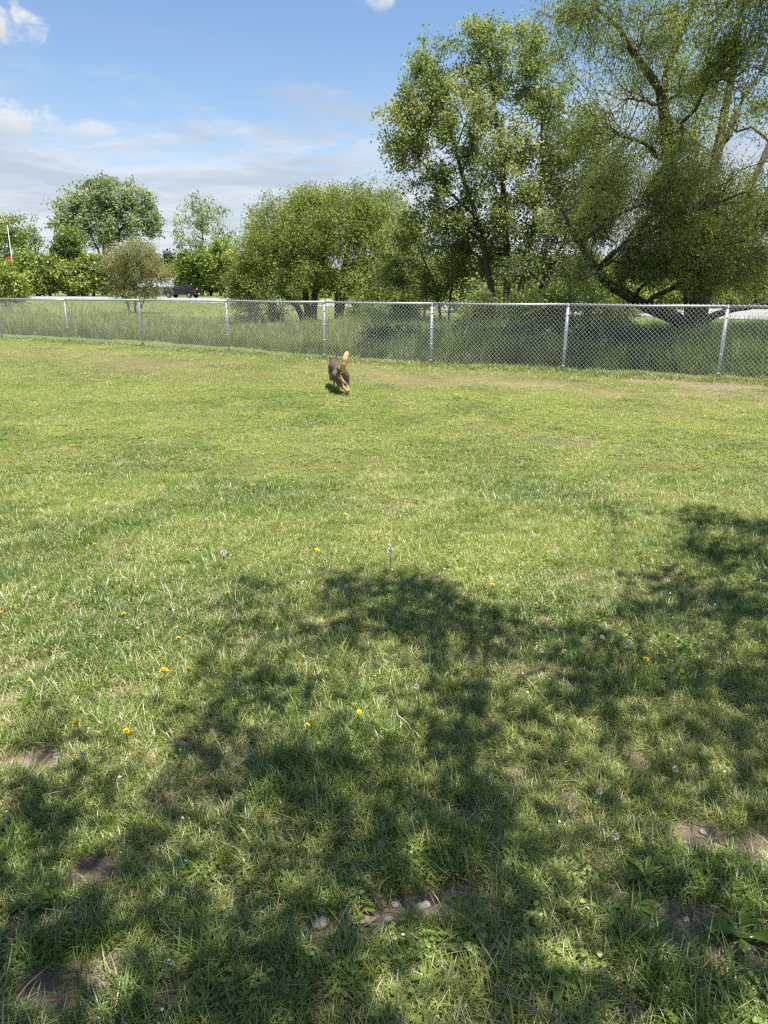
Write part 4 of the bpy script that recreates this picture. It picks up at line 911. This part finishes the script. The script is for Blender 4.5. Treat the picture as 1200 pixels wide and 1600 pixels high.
# ------------------------------------------------------------------ black pickup truck on the road
M['black_paint'] = simple('black_car_paint', (.012, .012, .014), .30, .0, .5, .08, 1.5); M['tyre'] = simple('tyre_rubber', (.018, .018, .018), .85, 0, .2); M['rim'] = simple('alloy_rim', (.33, .33, .34), .35, .8, .5)
M['glass'] = simple('tinted_glass', (.018, .022, .026), .06, 0, .7, .05); M['chrome'] = simple('bumper_steel', (.09, .09, .095), .35, .6, .5); M['tail'] = simple('tail_lamp', (.35, .02, .015), .25, 0, .5); M['head'] = simple('head_lamp', (.7, .7, .68), .15, 0, .6); M['plate'] = simple('number_plate', (.75, .76, .78), .5, 0, .4, .03)
tx, ty = -33.0, 131.0
truck = empty('pickup_truck', (tx, ty, .03), math.radians(158)); tag(truck, 'black crew cab pickup truck driving along the far road', 'truck')
truck.scale = (1.06, 1.06, 1.06)
def prof(pts, w_, name, mat, y0=0.0, parent=truck, bev=.04):
    b = MB(); n_ = len(pts); vs = [(x_, y0 - w_ / 2, z_) for x_, z_ in pts] + [(x_, y0 + w_ / 2, z_) for x_, z_ in pts]
    fs = [tuple(range(n_)), tuple(range(2 * n_ - 1, n_ - 1, -1))] + [(i, i + n_, (i + 1) % n_ + n_, (i + 1) % n_) for i in range(n_)]
    b.add(vs, fs); return b.build(name, mat, parent, False, bev)
def arch(cx, r_, a0=0, a1=180, n_=9): return [(cx + r_ * math.cos(math.radians(a)), .42 + r_ * math.sin(math.radians(a))) for a in np.linspace(a0, a1, n_)]
body = prof([(2.88, .50), (2.92, .72), (2.88, 1.02), (2.75, 1.16), (1.45, 1.24), (-2.88, 1.24), (-2.92, .62), (-2.7, .55)] + arch(-1.85, .50, 180, 0)[0:] + [(-1.2, .45), (1.2, .45)] + arch(1.95, .50, 180, 0)[0:] + [(2.6, .48)], 1.98, 'body', M['black_paint'])
cab = prof([(1.52, 1.22), (.72, 1.86), (.35, 1.93), (-1.0, 1.93), (-1.28, 1.84), (-1.42, 1.22)], 1.70, 'cab', M['black_paint'])
for sy in (-1, 1):
    for pts in ([(1.20, 1.28), (.66, 1.76), (.22, 1.80), (.22, 1.28)], [(.10, 1.28), (.10, 1.80), (-.92, 1.80), (-1.10, 1.66), (-1.20, 1.28)]):
        prof(pts, .02, 'side_window', M['glass'], sy * .852, cab, .0)
    for cx in (1.95, -1.85):
        wh = empty('wheel', (cx, sy * .86, .41)); wh.parent = truck
        b = MB(); b.tube([(0, -.13, 0), (0, -.11, 0), (0, .11, 0), (0, .13, 0)], [.37, .41, .41, .37], 24); b.build('tyre', M['tyre'], wh)
        b = MB(); b.tube([(0, sy * .125, 0), (0, sy * .137, 0)], [.27, .25], 16)
        for k in range(5):
            a = 2 * math.pi * k / 5; b.box((math.cos(a) * .14, sy * .14, math.sin(a) * .14), (.26, .02, .06), Matrix.Rotation(-a, 3, 'Y'))
        b.build('rim', M['rim'], wh)
    b = MB(); b.box((-2.90, sy * .90, 1.0), (.08, .16, .40)); b.build('tail_light', M['tail'], truck)
    b = MB(); b.box((2.86, sy * .78, .92), (.10, .36, .20)); b.build('headlight', M['head'], truck)
    b = MB(); b.box((.95, sy * 1.05, 1.36), (.12, .22, .24)); b.build('wing_mirror', M['black_paint'], truck, bevel=.02)
    for hx in (.36, -.75): b = MB(); b.box((hx, sy * .998, 1.08), (.20, .025, .04)); b.build('door_handle', M['chrome'], truck)
b = MB(); b.add([(1.44, -.74, 1.30), (1.44, .74, 1.30), (.80, .70, 1.83), (.80, -.70, 1.83)], [(0, 1, 2, 3)]); b.v = [(x_ + .03, y_, z_ + .02) for x_, y_, z_ in b.v]; b.build('windscreen', M['glass'], cab)
b = MB(); b.add([(-1.42, -.70, 1.32), (-1.42, .70, 1.32), (-1.31, .66, 1.80), (-1.31, -.66, 1.80)], [(3, 2, 1, 0)]); b.v = [(x_ - .012, y_, z_) for x_, y_, z_ in b.v]; b.build('rear_window', M['glass'], cab)
b = MB(); b.box((-2.98, 0, .58), (.16, 1.9, .18)); b.build('rear_bumper', M['chrome'], truck, bevel=.03)
b = MB(); b.box((2.96, 0, .58), (.14, 1.9, .22)); b.build('front_bumper', M['chrome'], truck, bevel=.03)
b = MB(); b.box((-3.065, 0, .62), (.012, .32, .16)); b.build('number_plate', M['plate'], truck)
b = MB(); b.box((-2.925, 0, .98), (.03, 1.56, .46)); b.build('tailgate', M['black_paint'], truck, bevel=.02)
b = MB(); b.box((-2.1, 0, 1.243), (1.30, 1.66, .012)); b.build('bed_cover', M['tyre'], truck)

# ------------------------------------------------------------------ lamp posts, house
M['pole'] = simple('pale_pole_paint', (.62, .62, .60), .5, .2, .4, .08); M['lampglass'] = simple('lamp_lens', (.75, .75, .72), .3, 0, .5); M['redsign'] = simple('red_sign', (.55, .035, .04), .5, 0, .4, .06)
def lamp(px, top, Yd, label, sign=False, arm=1.6, r_=.11):
    b0 = gbase(px, Yd); h_ = at(px, top, Yd)[2]; o = empty('lamp_post', tuple(b0)); tag(o, label, 'lamp post')
    b = MB(); b.tube([(0, 0, 0), (0, 0, .3)], [r_ * 1.6, r_ * 1.5], 10); b.tube([(0, 0, .3), (0, 0, h_)], [r_, r_ * .6], 10); b.build('pole', M['pole'], o, True)
    if arm:
        b = MB(); b.tube([(0, 0, h_ - .15), (arm * .5, 0, h_ + .15), (arm, 0, h_ + .2)], [r_ * .45] * 3, 8); b.build('arm', M['pole'], o, True)
        b = MB(); b.box((arm + .3, 0, h_ + .18), (.8, .32, .16)); hd_ = b.build('lamp_head', M['pole'], o, bevel=.04)
        b = MB(); b.box((arm + .32, 0, h_ + .092), (.55, .24, .02)); b.build('lens', M['lampglass'], hd_)
    if sign:
        zc_ = at(px, 405, Yd)[2]; b = MB(); b.tube([(-.36, -.14, zc_), (-.36, -.10, zc_)], .30, 20); b.v = [(x_, y_, zc_ + (z_ - zc_) * 1.1) for x_, y_, z_ in b.v]; sg = b.build('sign_disc', M['redsign'], o)
        b = MB(); b.box((-.2, -.11, zc_), (.5, .03, .05)); b.build('bracket', M['pole'], sg)
lamp(28, 352, 105, 'tall pale lamp post with a red round sign above the lime shrub', True, 0, .06)
lamp(428, 418, 62, 'short pale post in front of the domed tree', False, 0, .09)
lamp(956, 428, 58, 'pale post glimpsed left of the willow trunk above the fence', False, 0, .07)
M['siding'] = simple('white_siding', (.52, .54, .56), .7, 0, .3, .06, .6); M['shingle'] = simple('grey_shingles', (.34, .37, .40), .85, 0, .2, .2, 3); M['pane'] = simple('window_pane', (.05, .06, .075), .08, 0, .6); M['trim'] = simple('white_trim', (.78, .78, .77), .6, 0, .3, .04)
def house(px, Yd, w_, d_, h_, rh, rz, label):
    b0 = gbase(px, Yd); o = empty('house', tuple(b0), rz); tag(o, label, 'house')
    b = MB(); b.add([(-w_ / 2, -d_ / 2, 0), (w_ / 2, -d_ / 2, 0), (w_ / 2, d_ / 2, 0), (-w_ / 2, d_ / 2, 0), (-w_ / 2, -d_ / 2, h_), (w_ / 2, -d_ / 2, h_), (w_ / 2, d_ / 2, h_), (-w_ / 2, d_ / 2, h_), (-w_ / 2, 0, h_ + rh), (w_ / 2, 0, h_ + rh)],
                    [(0, 1, 5, 4), (2, 3, 7, 6), (1, 2, 6, 9, 5), (3, 0, 4, 8, 7), (0, 3, 2, 1)]); b.build('wall', M['siding'], o)
    b = MB()
    for sy in (-1, 1):
        e0 = d_ / 2 + .5; zz = h_ - .5 * rh / (d_ / 2)
        b.add([(-w_ / 2 - .4, sy * e0, zz), (w_ / 2 + .4, sy * e0, zz), (w_ / 2 + .4, 0, h_ + rh), (-w_ / 2 - .4, 0, h_ + rh), (-w_ / 2 - .4, sy * e0, zz + .18), (w_ / 2 + .4, sy * e0, zz + .18), (w_ / 2 + .4, 0, h_ + rh + .18), (-w_ / 2 - .4, 0, h_ + rh + .18)],
              [(0, 1, 2, 3), (7, 6, 5, 4), (0, 4, 5, 1), (1, 5, 6, 2), (3, 7, 4, 0)])
    rf = b.build('roof', M['shingle'], o); b = MB(); b.box((w_ * .25, d_ * .12, h_ + rh + .2), (.6, .6, 1.4)); b.build('chimney', M['siding'], rf)
    for k in range(3):
        x_ = -w_ * .32 + k * w_ * .32
        if k == 1:
            b = MB(); b.box((x_, -d_ / 2 - .02, 1.05), (1.0, .06, 2.1)); dr_ = b.build('door', M['shingle'], o); b = MB(); b.ball((x_ + .38, -d_ / 2 - .08, 1.0), .05, 8, 6); b.build('handle', M['trim'], dr_); continue
        b = MB(); b.box((x_, -d_ / 2 - .015, 1.6), (1.2, .05, 1.2)); wn_ = b.build('window', M['pane'], o)
        b = MB()
        for q, s_ in (((x_, 2.22), (1.4, .12)), ((x_, .98), (1.4, .12)), ((x_ - .65, 1.6), (.1, 1.12)), ((x_ + .65, 1.6), (.1, 1.12)), ((x_, 1.6), (.06, 1.12))): b.box((q[0], -d_ / 2 - .045, q[1]), (s_[0], .06, s_[1]))
        b.build('frame', M['trim'], wn_)
house(247, 158, 6, 5, 2.0, 1.3, .25, 'small white house with grey roof tucked beside the pickup truck')

# ------------------------------------------------------------------ small things in the lawn
M['stem'] = simple('flower_stem', (.12, .17, .05), .6, 0, .3); M['petal'] = simple('dandelion_petal', (.80, .56, .015), .6, 0, .3, .15, 60); M['fluff'] = simple('seed_fluff', (.62, .58, .49), .9, 0, .1, .1, 40)
M['stone'] = simple('pale_stone', (.40, .37, .32), .85, 0, .25, .25, 30); M['stone2'] = simple('grey_stone', (.27, .25, .215), .85, 0, .25, .25, 30); M['twig'] = simple('dry_twig', (.36, .29, .20), .85, 0, .2, .3, 30)
M['weed'] = leaf_mat('weed_leaf', [(0, (.075, .140, .020)), (.5, (.135, .215, .032)), (1, (.20, .28, .055))], .4, .02, .4)
def petals(nrow, R_, seed):
    rr_ = random.Random(seed); b = MB()
    for row in range(3):
        n_ = nrow - row * 5; R0 = R_ * (1 - .28 * row)
        for k in range(n_):
            a = 2 * math.pi * (k + .5 * row) / n_ + rr_.uniform(-.08, .08); rl = R0 * rr_.uniform(.85, 1.08); ca, sa = math.cos(a), math.sin(a); w_ = R_ * .13; up = .25 * R_ + .30 * R_ * row
            b.add([(0, 0, .05 * R_ * row), (ca * rl * .6 - sa * w_, sa * rl * .6 + ca * w_, up * .7), (ca * rl, sa * rl, up), (ca * rl * .6 + sa * w_, sa * rl * .6 - ca * w_, up * .7)], [(0, 3, 2, 1)])
    return b
def proto_mesh(b, name, mat):
    me = bpy.data.meshes.new(name); me.from_pydata(b.v, [], b.f); me.update(); me.materials.append(mat); return me
b = MB(); b.tube([(0, 0, -.02), (.006, .002, .035), (.004, 0, .07)], [.0022, .002, .0018], 6); ME_stem = proto_mesh(b, 'stem', M['stem'])
ME_pet = proto_mesh(petals(22, .021, 1), 'flower_head', M['petal'])
b = MB(); b.ball((0, 0, 0), .006, 6, 4)
rr_ = random.Random(4)
for k in range(130):
    v = Vector((rr_.gauss(0, 1), rr_.gauss(0, 1), rr_.gauss(0, 1))).normalized(); u = v.orthogonal().normalized(); q = v * .022 * rr_.uniform(.8, 1.1); s_ = .0035
    b.add([v * .005, q + u * s_, q + v.cross(u) * s_, q - u * s_], [(0, 1, 2), (0, 2, 3)])
ME_seed = proto_mesh(b, 'seed_head', M['fluff'])
def flower(px, py, seed_head, sz, label, group):
    gx_, gy_ = gnd(px, py + 3); o = empty('dandelion', (gx_, gy_, float(hgt(gx_, gy_)))); tag(o, label, 'dandelion', group)
    hs_ = random.uniform(.75, 1.2) * (1.5 if seed_head and sz > .8 else 1.0)
    s1 = bpy.data.objects.new('stem', ME_stem); COL.objects.link(s1); s1.parent = o; s1.scale = (1, 1, hs_)
    h1 = bpy.data.objects.new('seed_head' if seed_head else 'flower_head', ME_seed if seed_head else ME_pet); COL.objects.link(h1); h1.parent = o; h1.location = (.004, 0, .07 * hs_ + (.012 if seed_head else 0)); h1.scale = (sz,) * 3
    h1.rotation_euler = (random.uniform(-.2, .9), random.uniform(-.3, .3), random.uniform(0, 6))
    o.rotation_euler = (random.uniform(-.15, .15), random.uniform(-.15, .15), random.uniform(0, 6))
GY_ = 'yellow dandelions in the lawn'; GW_ = 'white seed heads in the lawn'
flower(260, 1066, False, 1.1, 'largest wide open yellow dandelion in the near sunlit grass', GY_)
for px, py, s_ in ((295, 1066, 1.0), (283, 1012, .8), (122, 1155, 1.1), (200, 1170, .9), (55, 1088, .8), (557, 1130, .75), (477, 1157, .75), (1005, 1047, .9), (1060, 1070, .7), (257, 752, 1.1), (395, 766, .9), (122, 790, .8), (4, 816, 1), (149, 857, .9), (495, 876, .9), (196, 979, .9), (89, 740, .8),
                   (5, 977, 1), (674, 734, 1), (1007, 885, .9), (926, 845, .8), (768, 932, .8), (355, 941, .8), (540, 815, .7)):
    if (px, py) == (295, 1066): lb, gr_ = 'smaller yellow dandelion right beside the largest one', GY_
    elif py < 800: lb, gr_ = 'tiny yellow dandelion out on the open sunlit middle of the lawn', 'yellow dandelions on the open lawn'
    elif px > 450 and py > 880: lb, gr_ = 'small yellow dandelion in the dappled shade of the lawn', 'yellow dandelions in the dappled shade'
    else: lb, gr_ = 'small yellow dandelion in the sunlit grass before the tree shade', 'yellow dandelions before the shade'
    flower(px, py, False, s_ * .75, lb, gr_)
for px, py in ((350, 888), (611, 891)): flower(px, py, True, .85, 'tall white dandelion seed head at the edge of the tree shade', 'tall seed heads at the shade edge')
for px, py in ((820, 734), (48, 731), (75, 787), (246, 670), (320, 827), (538, 935), (935, 1024), (847, 1030), (880, 1034), (982, 1035), (1047, 1064), (962, 1320), (1055, 1218), (940, 1261), (97, 1217), (142, 1211), (760, 925), (1000, 905), (272, 818), (205, 700), (60, 696), (160, 640), (388, 690), (656, 1098)):
    if py < 840: lb, gr_ = 'tiny white seed head out on the open sunlit lawn', 'white seed heads on the open lawn'
    elif px < 200: lb, gr_ = 'white seed head beside the pale sandy bare patch', 'white seed heads by the sandy patch'
    else: lb, gr_ = 'small white seed head low in the dappled shade', GW_
    flower(px, py, True, .45, lb, gr_)
def stone(px, py, rx, ry, rz, label, mat='stone', seed=0, dz_=0.0, group=None):
    gx_, gy_ = gnd(px, py); rr_ = np.random.default_rng(seed); b = MB(); b.ball((0, 0, 0), (rx, ry, rz), 14, 9)
    v = np.array(b.v); nz = 1 + .22 * (fbm(v[:, 0] / rx * 1.1 + seed * 7, v[:, 1] / ry * 1.1 + v[:, 2] / rz * .9, 2) - .5) * 2; b.v = [tuple(p) for p in v * nz[:, None]]
    o = b.build('stone', M[mat], None, True); o.location = (gx_, gy_, float(hgt(gx_, gy_)) + rz * .55 + dz_); o.rotation_euler = (rr_.normal(0, .2), rr_.normal(0, .2), rr_.uniform(0, 6)); tag(o, label, 'stone', group)
stone(502, 1430, .026, .018, .014, 'largest smooth pale stone on the bare soil', seed=1)
stone(503, 1419, .010, .009, .008, 'little pale stone touching the largest stone', seed=2, dz_=.004)
stone(660, 1400, .015, .013, .012, 'grey stone of the pair on the long bare strip', 'stone2', 3); stone(667, 1396, .011, .010, .009, 'white stone of the pair on the long bare strip', 'stone', 4, .004)
stone(618, 1397, .010, .009, .008, 'round pebble on the upper rim of the long bare strip', seed=5)
for i, (px, py) in enumerate(((470, 1440), (464, 1457), (474, 1438), (560, 1434), (433, 1490), (260, 1498), (1085, 1400), (1080, 1461), (1030, 1273), (1122, 1305), (1150, 1327), (985, 1571), (489, 1327), (1075, 1420), (607, 1420), (632, 1428), (1178, 1468), (1100, 1285))):
    lb = ('small pale pebble on the soil beside the largest stone', 'small pale pebble on the long bare strip', 'small pale pebble on the bare soil near the large weed rosette', 'small pale pebble lying in the thin shaded turf')[0 if px in (470, 464, 474) else 1 if px in (560, 607, 632) else 2 if px > 1000 else 3]
    stone(px, py, random.uniform(.007, .013), random.uniform(.007, .012), random.uniform(.006, .009), lb, random.choice(['stone', 'stone', 'stone2']), 10 + i, 0, lb.replace('small pale pebble', 'pebbles'))
def twig(pa, pb, r_, label, seed, h_=.03):
    a = gnd(*pa); c_ = gnd(*pb); rr_ = np.random.default_rng(seed); n_ = 7; P_ = []
    for i in range(n_):
        f = i / (n_ - 1); x_ = a[0] + (c_[0] - a[0]) * f + rr_.normal(0, .006); y_ = a[1] + (c_[1] - a[1]) * f + rr_.normal(0, .006); P_.append((x_ - a[0], y_ - a[1], float(hgt(x_, y_)) + h_ + rr_.normal(0, .003)))
    b = MB(); b.tube(P_, np.linspace(r_, r_ * .5, n_), 6); q = Vector(P_[3]); b.tube([q, q + Vector((.03, .02, .006))], [r_ * .6, r_ * .3], 5)
    o = b.build('twig', M['twig'], None, True); o.location = (a[0], a[1], 0); tag(o, label, 'twig')
twig((619, 1128), (656, 1162), .0032, 'thin pale twig lying straight in the shaded grass', 1, .045); twig((811, 1056), (854, 1104), .003, 'long thin bent twig in the dappled grass', 2, .04); twig((540, 1428), (584, 1433), .0045, 'short dark stick beside the long bare strip', 3, .012); twig((214, 992), (226, 978), .005, 'short pale stick in the sunlit lawn', 4, .035)
# broad-leaved weeds
def leaf_mesh(L, W_, seed, toothed):
    rr_ = random.Random(seed); V = []; F_ = []; n_ = 8; T_ = []
    for i in range(n_ + 1):
        f = i / n_; w_ = W_ * (math.sin(math.pi * min(1, f * .92 + .05)) ** .8) * (.35 + .65 * f if f < .6 else 1)
        if toothed and i % 2: w_ *= .62
        x_ = L * f; z_ = L * (.55 * f - .50 * f * f)
        V += [(x_, -w_ / 2, z_ + w_ * .18), (x_, 0, z_), (x_, w_ / 2, z_ + w_ * .18)]; T_ += [rr_.uniform(.35, .6)] * 3
    for i in range(n_):
        for k in range(2): F_.append((3 * i + k, 3 * i + k + 1, 3 * i + k + 4, 3 * i + k + 3))
    me = bpy.data.meshes.new('leaf'); me.from_pydata(V, [], F_); me.update(); a_ = me.attributes.new('tint', 'FLOAT', 'POINT'); a_.data.foreach_set('value', T_); me.materials.append(M['weed'])
    me.polygons.foreach_set('use_smooth', [True] * len(me.polygons)); return me
LM = [leaf_mesh(1, .30, k, False) for k in range(2)] + [leaf_mesh(1, .26, k + 5, True) for k in range(2)]
def weed(px, py, size, nlv, label, kind=0, group=None, up=.5):
    gx_, gy_ = gnd(px, py); o = empty('broadleaf_weed', (gx_, gy_, float(hgt(gx_, gy_)))); tag(o, label, 'weed', group)
    for k in range(nlv):
        l_ = bpy.data.objects.new('leaf', LM[kind * 2 + k % 2]); COL.objects.link(l_); l_.parent = o
        s_ = size * random.uniform(.65, 1.1); l_.scale = (s_, s_ * random.uniform(.8, 1.25), s_); l_.rotation_euler = (random.uniform(-.2, .2), -random.uniform(.05, up), 2 * math.pi * k / nlv + random.uniform(-.35, .35)); l_.location = (0, 0, .008)
weed(1160, 1452, .095, 11, 'large broad-leaved weed rosette on the bare soil', 0, up=.75)
weed(306, 1356, .055, 7, 'toothed weed rosette beside a white pebble in the shade', 1)
weed(850, 1528, .05, 3, 'upright weed with single broad leaf in the sunlit tuft', 0, up=1.2)
for px, py, s_, kd in ((1010, 1365, .07, 0), (1055, 1345, .065, 0), (990, 1405, .06, 0), (1105, 1352, .06, 0), (1075, 1385, .05, 1), (1020, 1430, .055, 0), (1180, 1370, .06, 0), (270, 1178, .06, 1), (236, 1160, .05, 1), (880, 972, .07, 1), (1045, 945, .08, 1), (1075, 930, .07, 1), (180, 910, .08, 1), (240, 925, .07, 1), (130, 880, .08, 1), (50, 1100, .06, 1), (300, 1110, .06, 1), (940, 1010, .06, 1), (1100, 1180, .05, 0), (560, 985, .05, 1)):
    lb = 'smooth-leaved low weed around the bare soil by the large rosette' if kd == 0 else 'toothed low weed rosette in the dappled shade' if px > 500 else 'toothed low weed rosette in the sunlit grass'
    weed(px, py, s_, 8, lb, kd, 'weeds: ' + lb, .55)
# crumbs of soil lying on the bare places
r8 = np.random.default_rng(66); x = r8.uniform(-2.6, 2.6, 60000); y = r8.uniform(.9, 5.5, 60000); k = wedge(x, y, .5) & (dirt(x, y) > .35 + .3 * r8.random(60000)); x, y = x[k][:5000], y[k][:5000]; n_ = len(x)
rad = r8.gamma(2.0, .0013, n_) + .0012; oc = np.array([[1, 0, 0], [0, 1, 0], [-1, 0, 0], [0, -1, 0], [0, 0, 1.]])
ang = r8.uniform(0, 6.28, n_); jit = r8.uniform(.6, 1.35, (n_, 5, 1)); V = oc[None] * jit * rad[:, None, None] * np.array([1, 1, .75])
V = np.stack([V[..., 0] * np.cos(ang)[:, None] - V[..., 1] * np.sin(ang)[:, None], V[..., 0] * np.sin(ang)[:, None] + V[..., 1] * np.cos(ang)[:, None], V[..., 2]], -1) + np.stack([x, y, hgt(x, y)], -1)[:, None]
T_ = (np.arange(n_)[:, None, None] * 5 + np.array([[0, 1, 4], [1, 2, 4], [2, 3, 4], [3, 0, 4]])[None]).reshape(-1, 3)
M['crumb'] = simple('soil_crumb', (.20, .155, .11), .95, 0, .1, .55, 90)
tag(mesh_np('soil_crumbs', V.reshape(-1, 3), tris=T_, mat=M['crumb']), 'loose crumbs of soil and grit on the bare patches', 'soil', kind='stuff')
# fallen petals and seed bits scattered on the grass
n_ = 900; r9 = np.random.default_rng(55); x = r9.uniform(-3, 3, n_); y = r9.uniform(1.0, 6, n_); k = wedge(x, y, .8); x, y = x[k], y[k]
C = np.stack([x, y, hgt(x, y) + r9.uniform(.01, .05, len(x))], -1); D_ = r9.normal(0, 1, (len(x), 3)); D_[:, 2] *= .3
V, Q_ = leaves(C, D_, .011, .008, r9, 2.5)
M['litter'] = simple('fallen_petal', (.62, .58, .48), .8, 0, .2, .2, 12)
tag(mesh_np('fallen_petals', V, quads=Q_, mat=M['litter']), 'tiny pale fallen petals and seed fluff scattered over the lawn', 'litter', kind='stuff')
